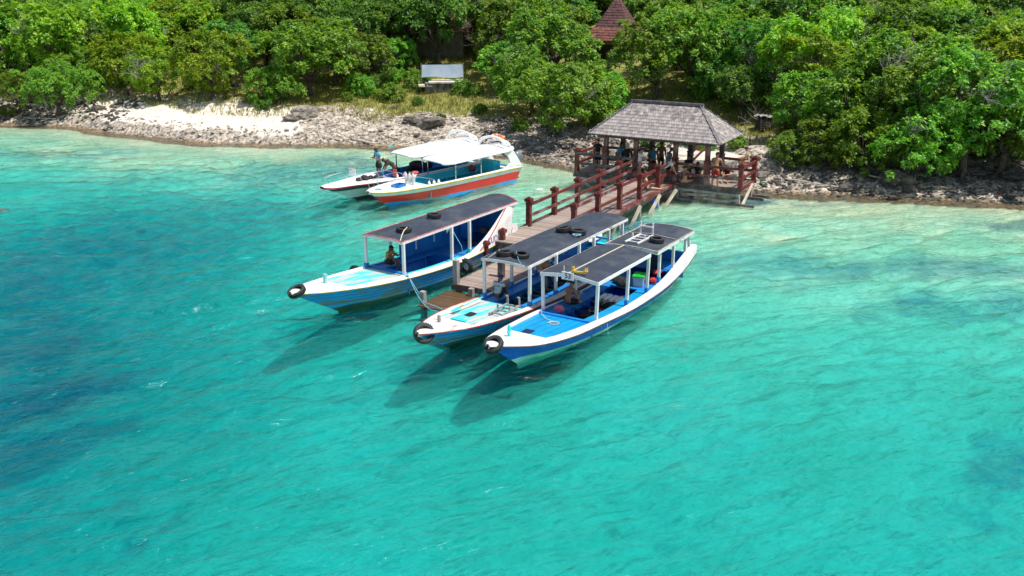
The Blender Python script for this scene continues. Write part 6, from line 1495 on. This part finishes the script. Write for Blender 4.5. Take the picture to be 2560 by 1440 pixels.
# the wood behind: rows of trees over the whole slope, each a tree of its own
rows_seen = {}
def landmark(px):
    for lim, nm in ((180,'the left edge'),(420,'the feathery trees'),(640,'the pale rock shelf'),(830,'the grey outcrop'),(1000,'the driftwood heap'),(1190,'the pale banner'),(1400,'the dive boat canopies'),(1600,'the tiled shrine'),(1850,'the pavilion ridge'),(2050,'the white pillar'),(2300,'the overhanging crowns'),(9999,'the right beach edge')):
        if px < lim: return nm
ROWN = ['front', 'second', 'third', 'fourth', 'rear']
cands = []
for iy in range(15):
    for ix in range(52):
        x = -92 + ix*3.55 + (iy % 2)*1.8 + rg.uniform(-.9,.9); y = 46 + iy*3.9 + rg.uniform(-.9,.9)
        s0 = float(inland(x, y)[0]); lim = 14.5 if x < -4 else (12.5 if x < 6 else 7.0)
        if x < -27: lim = 7
        if s0 < lim or s0 > 40: continue
        zc = CAM_H; Y_ = y*math.cos(PITCH); px = 1280 + FPX*x/(y*math.cos(PITCH)+ (CAM_H-3)*math.sin(PITCH))
        if px < -160 or px > 2720: continue
        if any((x-a)**2+(y-b__)**2 < (c*.5+1.1)**2 for a, b__, c in TREES): continue
        if 930 < px < 1030 and s0 < 20: continue
        cands.append((s0, x, y, px))
def topx(x, y, z):
    zc = y*math.cos(PITCH)-(z-CAM_H)*math.sin(PITCH); yc = y*math.sin(PITCH)+(z-CAM_H)*math.cos(PITCH); return 1280+FPX*x/zc, 720-FPX*yc/zc, FPX/zc
REVEAL = [(1545,55,1.2),(1535,100,1.2),(1570,75,1.1),(1512,135,1.1),(1110,185,1.25),(1075,190,1.2),(1150,190,1.2),(1140,72,.35),(1937,235,1),(1850,235,.9),(1795,235,.9),(1000,110,.8),(1270,160,.5),(1210,290,1)]
def blocks(x, y, s):
    z = gz(x, y)
    for (a, b__, f, dz_) in [(a, b__, f, d) for (a, b__, f) in REVEAL for d in (1.7, 2.3, 2.9)]:
        cx, cy_, k = topx(x, y, z+dz_*s)
        tgt = ground_at(a, min(b__+60, 400)); 
        if y < tgt.y+1 and ((cx-a)/(k*2.7*s*f))**2+((cy_-b__)/(k*2.3*s*f))**2 < 1: return True
    return False
RV = {}
_ga = ground_at
def ground_at(px, py, dz=0):
    k = (px, py, dz)
    if k not in RV: RV[k] = _ga(px, py, dz)
    return RV[k].copy()
cands.sort()
SH = hs.location
for (s0, x, y, px) in cands:
    if (x-hs.location.x)**2+(y-hs.location.y)**2 < 3.4**2 or (x-hb_.location.x)**2+(y-hb_.location.y)**2 < 3.2**2: continue
    if (hs.location.x-3.6 < x < hs.location.x+.9 and hs.location.y-13 < y < hs.location.y): continue
    if blocks(x, y, 1.3): continue
    if len(TREES) >= 320: break
    row = min(4, int((s0-7)/7)); lm = landmark(px)
    kd = ('yellow' if rg.random() < .75 else 'green') if px < 560 else (('dark' if rg.random() < .45 else 'green') if px < 2000 or s0 > 22 else rg.choice(['green','green','yellow','dark']))
    z = gz(x, y); s = rg.uniform(1.0, 1.3)
    key = ({'yellow':'yellow-green','green':'mid green','dark':'dark green'}[kd], ROWN[row], lm); rows_seen.setdefault(key, []).append((px, x, y, z, kd, s))
ORD = ['leftmost','second','third','fourth','fifth','sixth','seventh','eighth','ninth','tenth','eleventh','twelfth']
for key in sorted(rows_seen):
    mem = sorted(rows_seen[key])
    for i, (px, x, y, z, kd, s) in enumerate(mem):
        o_ = '' if len(mem) == 1 else ('rightmost ' if i == len(mem)-1 else ORD[min(i, 11)]+' ')
        lab = o_+key[0]+' tree in the '+key[1]+' row above '+key[2]
        tree(Vector((x, y, z-.1)), kd, s, lab, 'trees of the wood', hs_=(rg.uniform(.95,1.25) if key[1] == 'front' else rg.uniform(.8,1.0)), twig=rg.choice([0,1,1,2,2]))
# low bushes and saplings in the grass
BU = [(1160,235,.30,'dark green bush at the right foot of the stone platform'),(1130,215,.22,'small bush between platform and leaning trunk'),(1045,265,.20,'little green bush in the grass below the platform'),(1195,285,.22,'upright green sapling on the grass slope'),(1105,300,.14,'small light green plant on the rubble edge'),
 (950,215,.28,'blue-green low bush beside the platform at the left'),(985,205,.24,'second blue-green bush left of the platform'),(900,225,.26,'low bush under the twig tangle'),(1190,240,.3,'bush in shade under the leaning tree'),(870,255,.2,'small bush at the grass edge above the outcrop'),
 (1900,260,.38,'dark bush left of the white pillar'),(1820,280,.25,'grassy bush behind the right pavilion eave'),(1870,215,.4,'bright bush in the clearing right of the ridge'),(1950,240,.45,'bush behind the white pillar'),(640,255,.22,'low leafy bush at the right end of the grass strip'),(660,275,.22,'trailing bush over the end of the pale shelf'),
 (15,290,.3,'feathery bush at the extreme left shore'),(2000,330,.4,'bush beneath the pale dead branches right of the pavilion'),(2360,420,.3,'bush behind the beach trunk'),(1760,250,.35,'bush in shade behind the pavilion ridge'),(1300,330,.26,'bush at the shore left of the big bright tree'),(480,225,.25,'bush among the trunks at the left')]
for (px, py, s, lab) in BU:
    tree(ground_at(px, py), 'feather' if px < 40 else ('dark' if rg.random() < .4 else 'green'), s, lab, 'bushes on the slope', hs_=.28, name='bush', cat='bush')
FR = []
for k in range(70):
    a = rg.choice([(-38,-30),(-12,6),(8,30),(8,30),(8,30)]); x = rg.uniform(*a); s1 = rg.uniform(8.0, 13) if x < 6 else rg.uniform(4.5, 10); y = float(np.interp(x, _SX, _SY))+s1*1.15
    if blocks(x, y, .6) or (-8.5 < x < -1.5 and y < 75): continue
    px = topx(x, y, 2)[0]; FR.append((px, x, y))
FR.sort(); cnt_ = {}
for (px, x, y) in FR:
    lm = landmark(px); cnt_[lm] = cnt_.get(lm, 0)+1
tot_ = dict(cnt_); cnt_ = {}
for (px, x, y) in FR:
    lm = landmark(px); i = cnt_.get(lm, 0); cnt_[lm] = i+1
    o_ = (ORD[i] if i < 12 else ['thirteenth','fourteenth','fifteenth','sixteenth','seventeenth','eighteenth','nineteenth','twentieth'][min(i-12,7)])+' '
    kd = 'yellow' if px < 450 and rg.random() < .5 else rg.choice(['green','dark'])
    tree(Vector((x, y, gz(x,y)-.05)), kd, rg.uniform(.28,.52), o_+{'yellow':'yellow-green','green':'mid green','dark':'dark green'}[kd]+' bush of the undergrowth fringe near '+lm.replace('the ','the '), 'bushes of the undergrowth fringe', hs_=.35, name='bush', cat='bush')
# leafless dead bushes
for (px, py, s, lab) in ((1278,268,1.1,'rounded tangle of bare grey branches left of the big bright tree'),(1950,300,1.3,'spreading bare white branches in front of the white pillar'),(1915,320,1.0,'bare forked branches right of the pavilion roof'),(935,175,1.2,'wide tangle of bare twigs left of the lone dark tree'),
    (385,190,1.2,'curling bare grey branches in front of the yellow-green tree'),(290,240,.9,'low bare brush at the left grass edge'),(2170,395,.9,'curly bare twigs above the right beach'),(2390,415,1.1,'hanging bare branches around the beach trunk'),(120,292,1.0,'dark bare brush at the foot of the feathery tree'),(2480,400,.9,'bare branches in shade at the far right'),
    (1200,170,1.0,'bare broken branch fan on the leaning tree'),(560,185,1.0,'pale bare boughs by the forked trunk'),(1545,105,1.0,'bare twigs crossing the shrine roof')):
    g = ground_at(px, py)
    o = link('dead_bush', rg.choice(TW), None, g+Vector((0,0,.05 if py > 180 else 1.6)), (0,0,rg.uniform(0,6)), (s,s,s)); tag(o, lab, 'dead bush', 'leafless bushes')
# leaning trunks and loops over the grass
for (a, b_, c, r0, lab) in (((245,285),(205,250),1.3,.10,'bare grey trunk slanting out over the left shore'),((415,250),(460,238),.9,.05,'low arched bare trunk over the grass'),((430,245),(530,228),.5,.05,'long low curved branch over the grass')):
    p, q = ground_at(*a), ground_at(*b_); q = q+Vector((0,0,c)); m_ = p.lerp(q,.5)+Vector((0,0,.35)); tag(MB().tube([p, p.lerp(m_,.5)+Vector((0,0,.1)), m_, q.lerp(m_,.4)+Vector((0,0,.12)), q], [r0,r0*.85,r0*.7,r0*.5,r0*.25], 7).build('bare_trunk', m_bark, None, smooth=True), lab, 'trunk')
# dry grass tufts over the open slope
def grass_region(r2, n):
    out_ = []
    x = r2.uniform(-40, 26, n*3); y = np.interp(x, _SX, _SY) + r2.uniform(4, 24, n*3); s = inland(x, y); lim = np.where(x < -8, 4.0, np.where(x < 6, 5.5, 6.0)); ok = (s > lim + fbm(x, y, .6, 3, 33)*3)
    x, y = x[ok][:n], y[ok][:n]; return x, y, terrain(x, y)
r2 = np.random.default_rng(12); gx, gy, gzz = grass_region(r2, 15000); n = len(gx)*3
C0 = np.repeat(np.stack([gx, gy, gzz], -1), 3, 0) + r2.normal(0, .07, (n,3))*[1,1,.2]; hh = r2.uniform(.07,.20,(n,1)); up_ = np.stack([r2.normal(0,.4,n), r2.normal(0,.4,n), np.ones(n)], -1); up_ /= np.linalg.norm(up_, axis=1, keepdims=True)
sd = np.stack([np.cos(r2.uniform(0,6.28,n)), np.sin(r2.uniform(0,6.28,n)), np.zeros(n)], -1)
m_gr = leafmat('dry_grass_blade', (.20,.23,.05), (.36,.36,.10), (.52,.48,.18), .3, .7)
me = quads_mesh('dry_grass', C0+up_*hh, up_*hh, sd*.022, m_gr); tag(link('dry_grass', me), 'dry yellow-green grass on the open slope', kind='stuff')
for o in bpy.data.objects:                      # seeds of leaf tone differ per tree
    pass
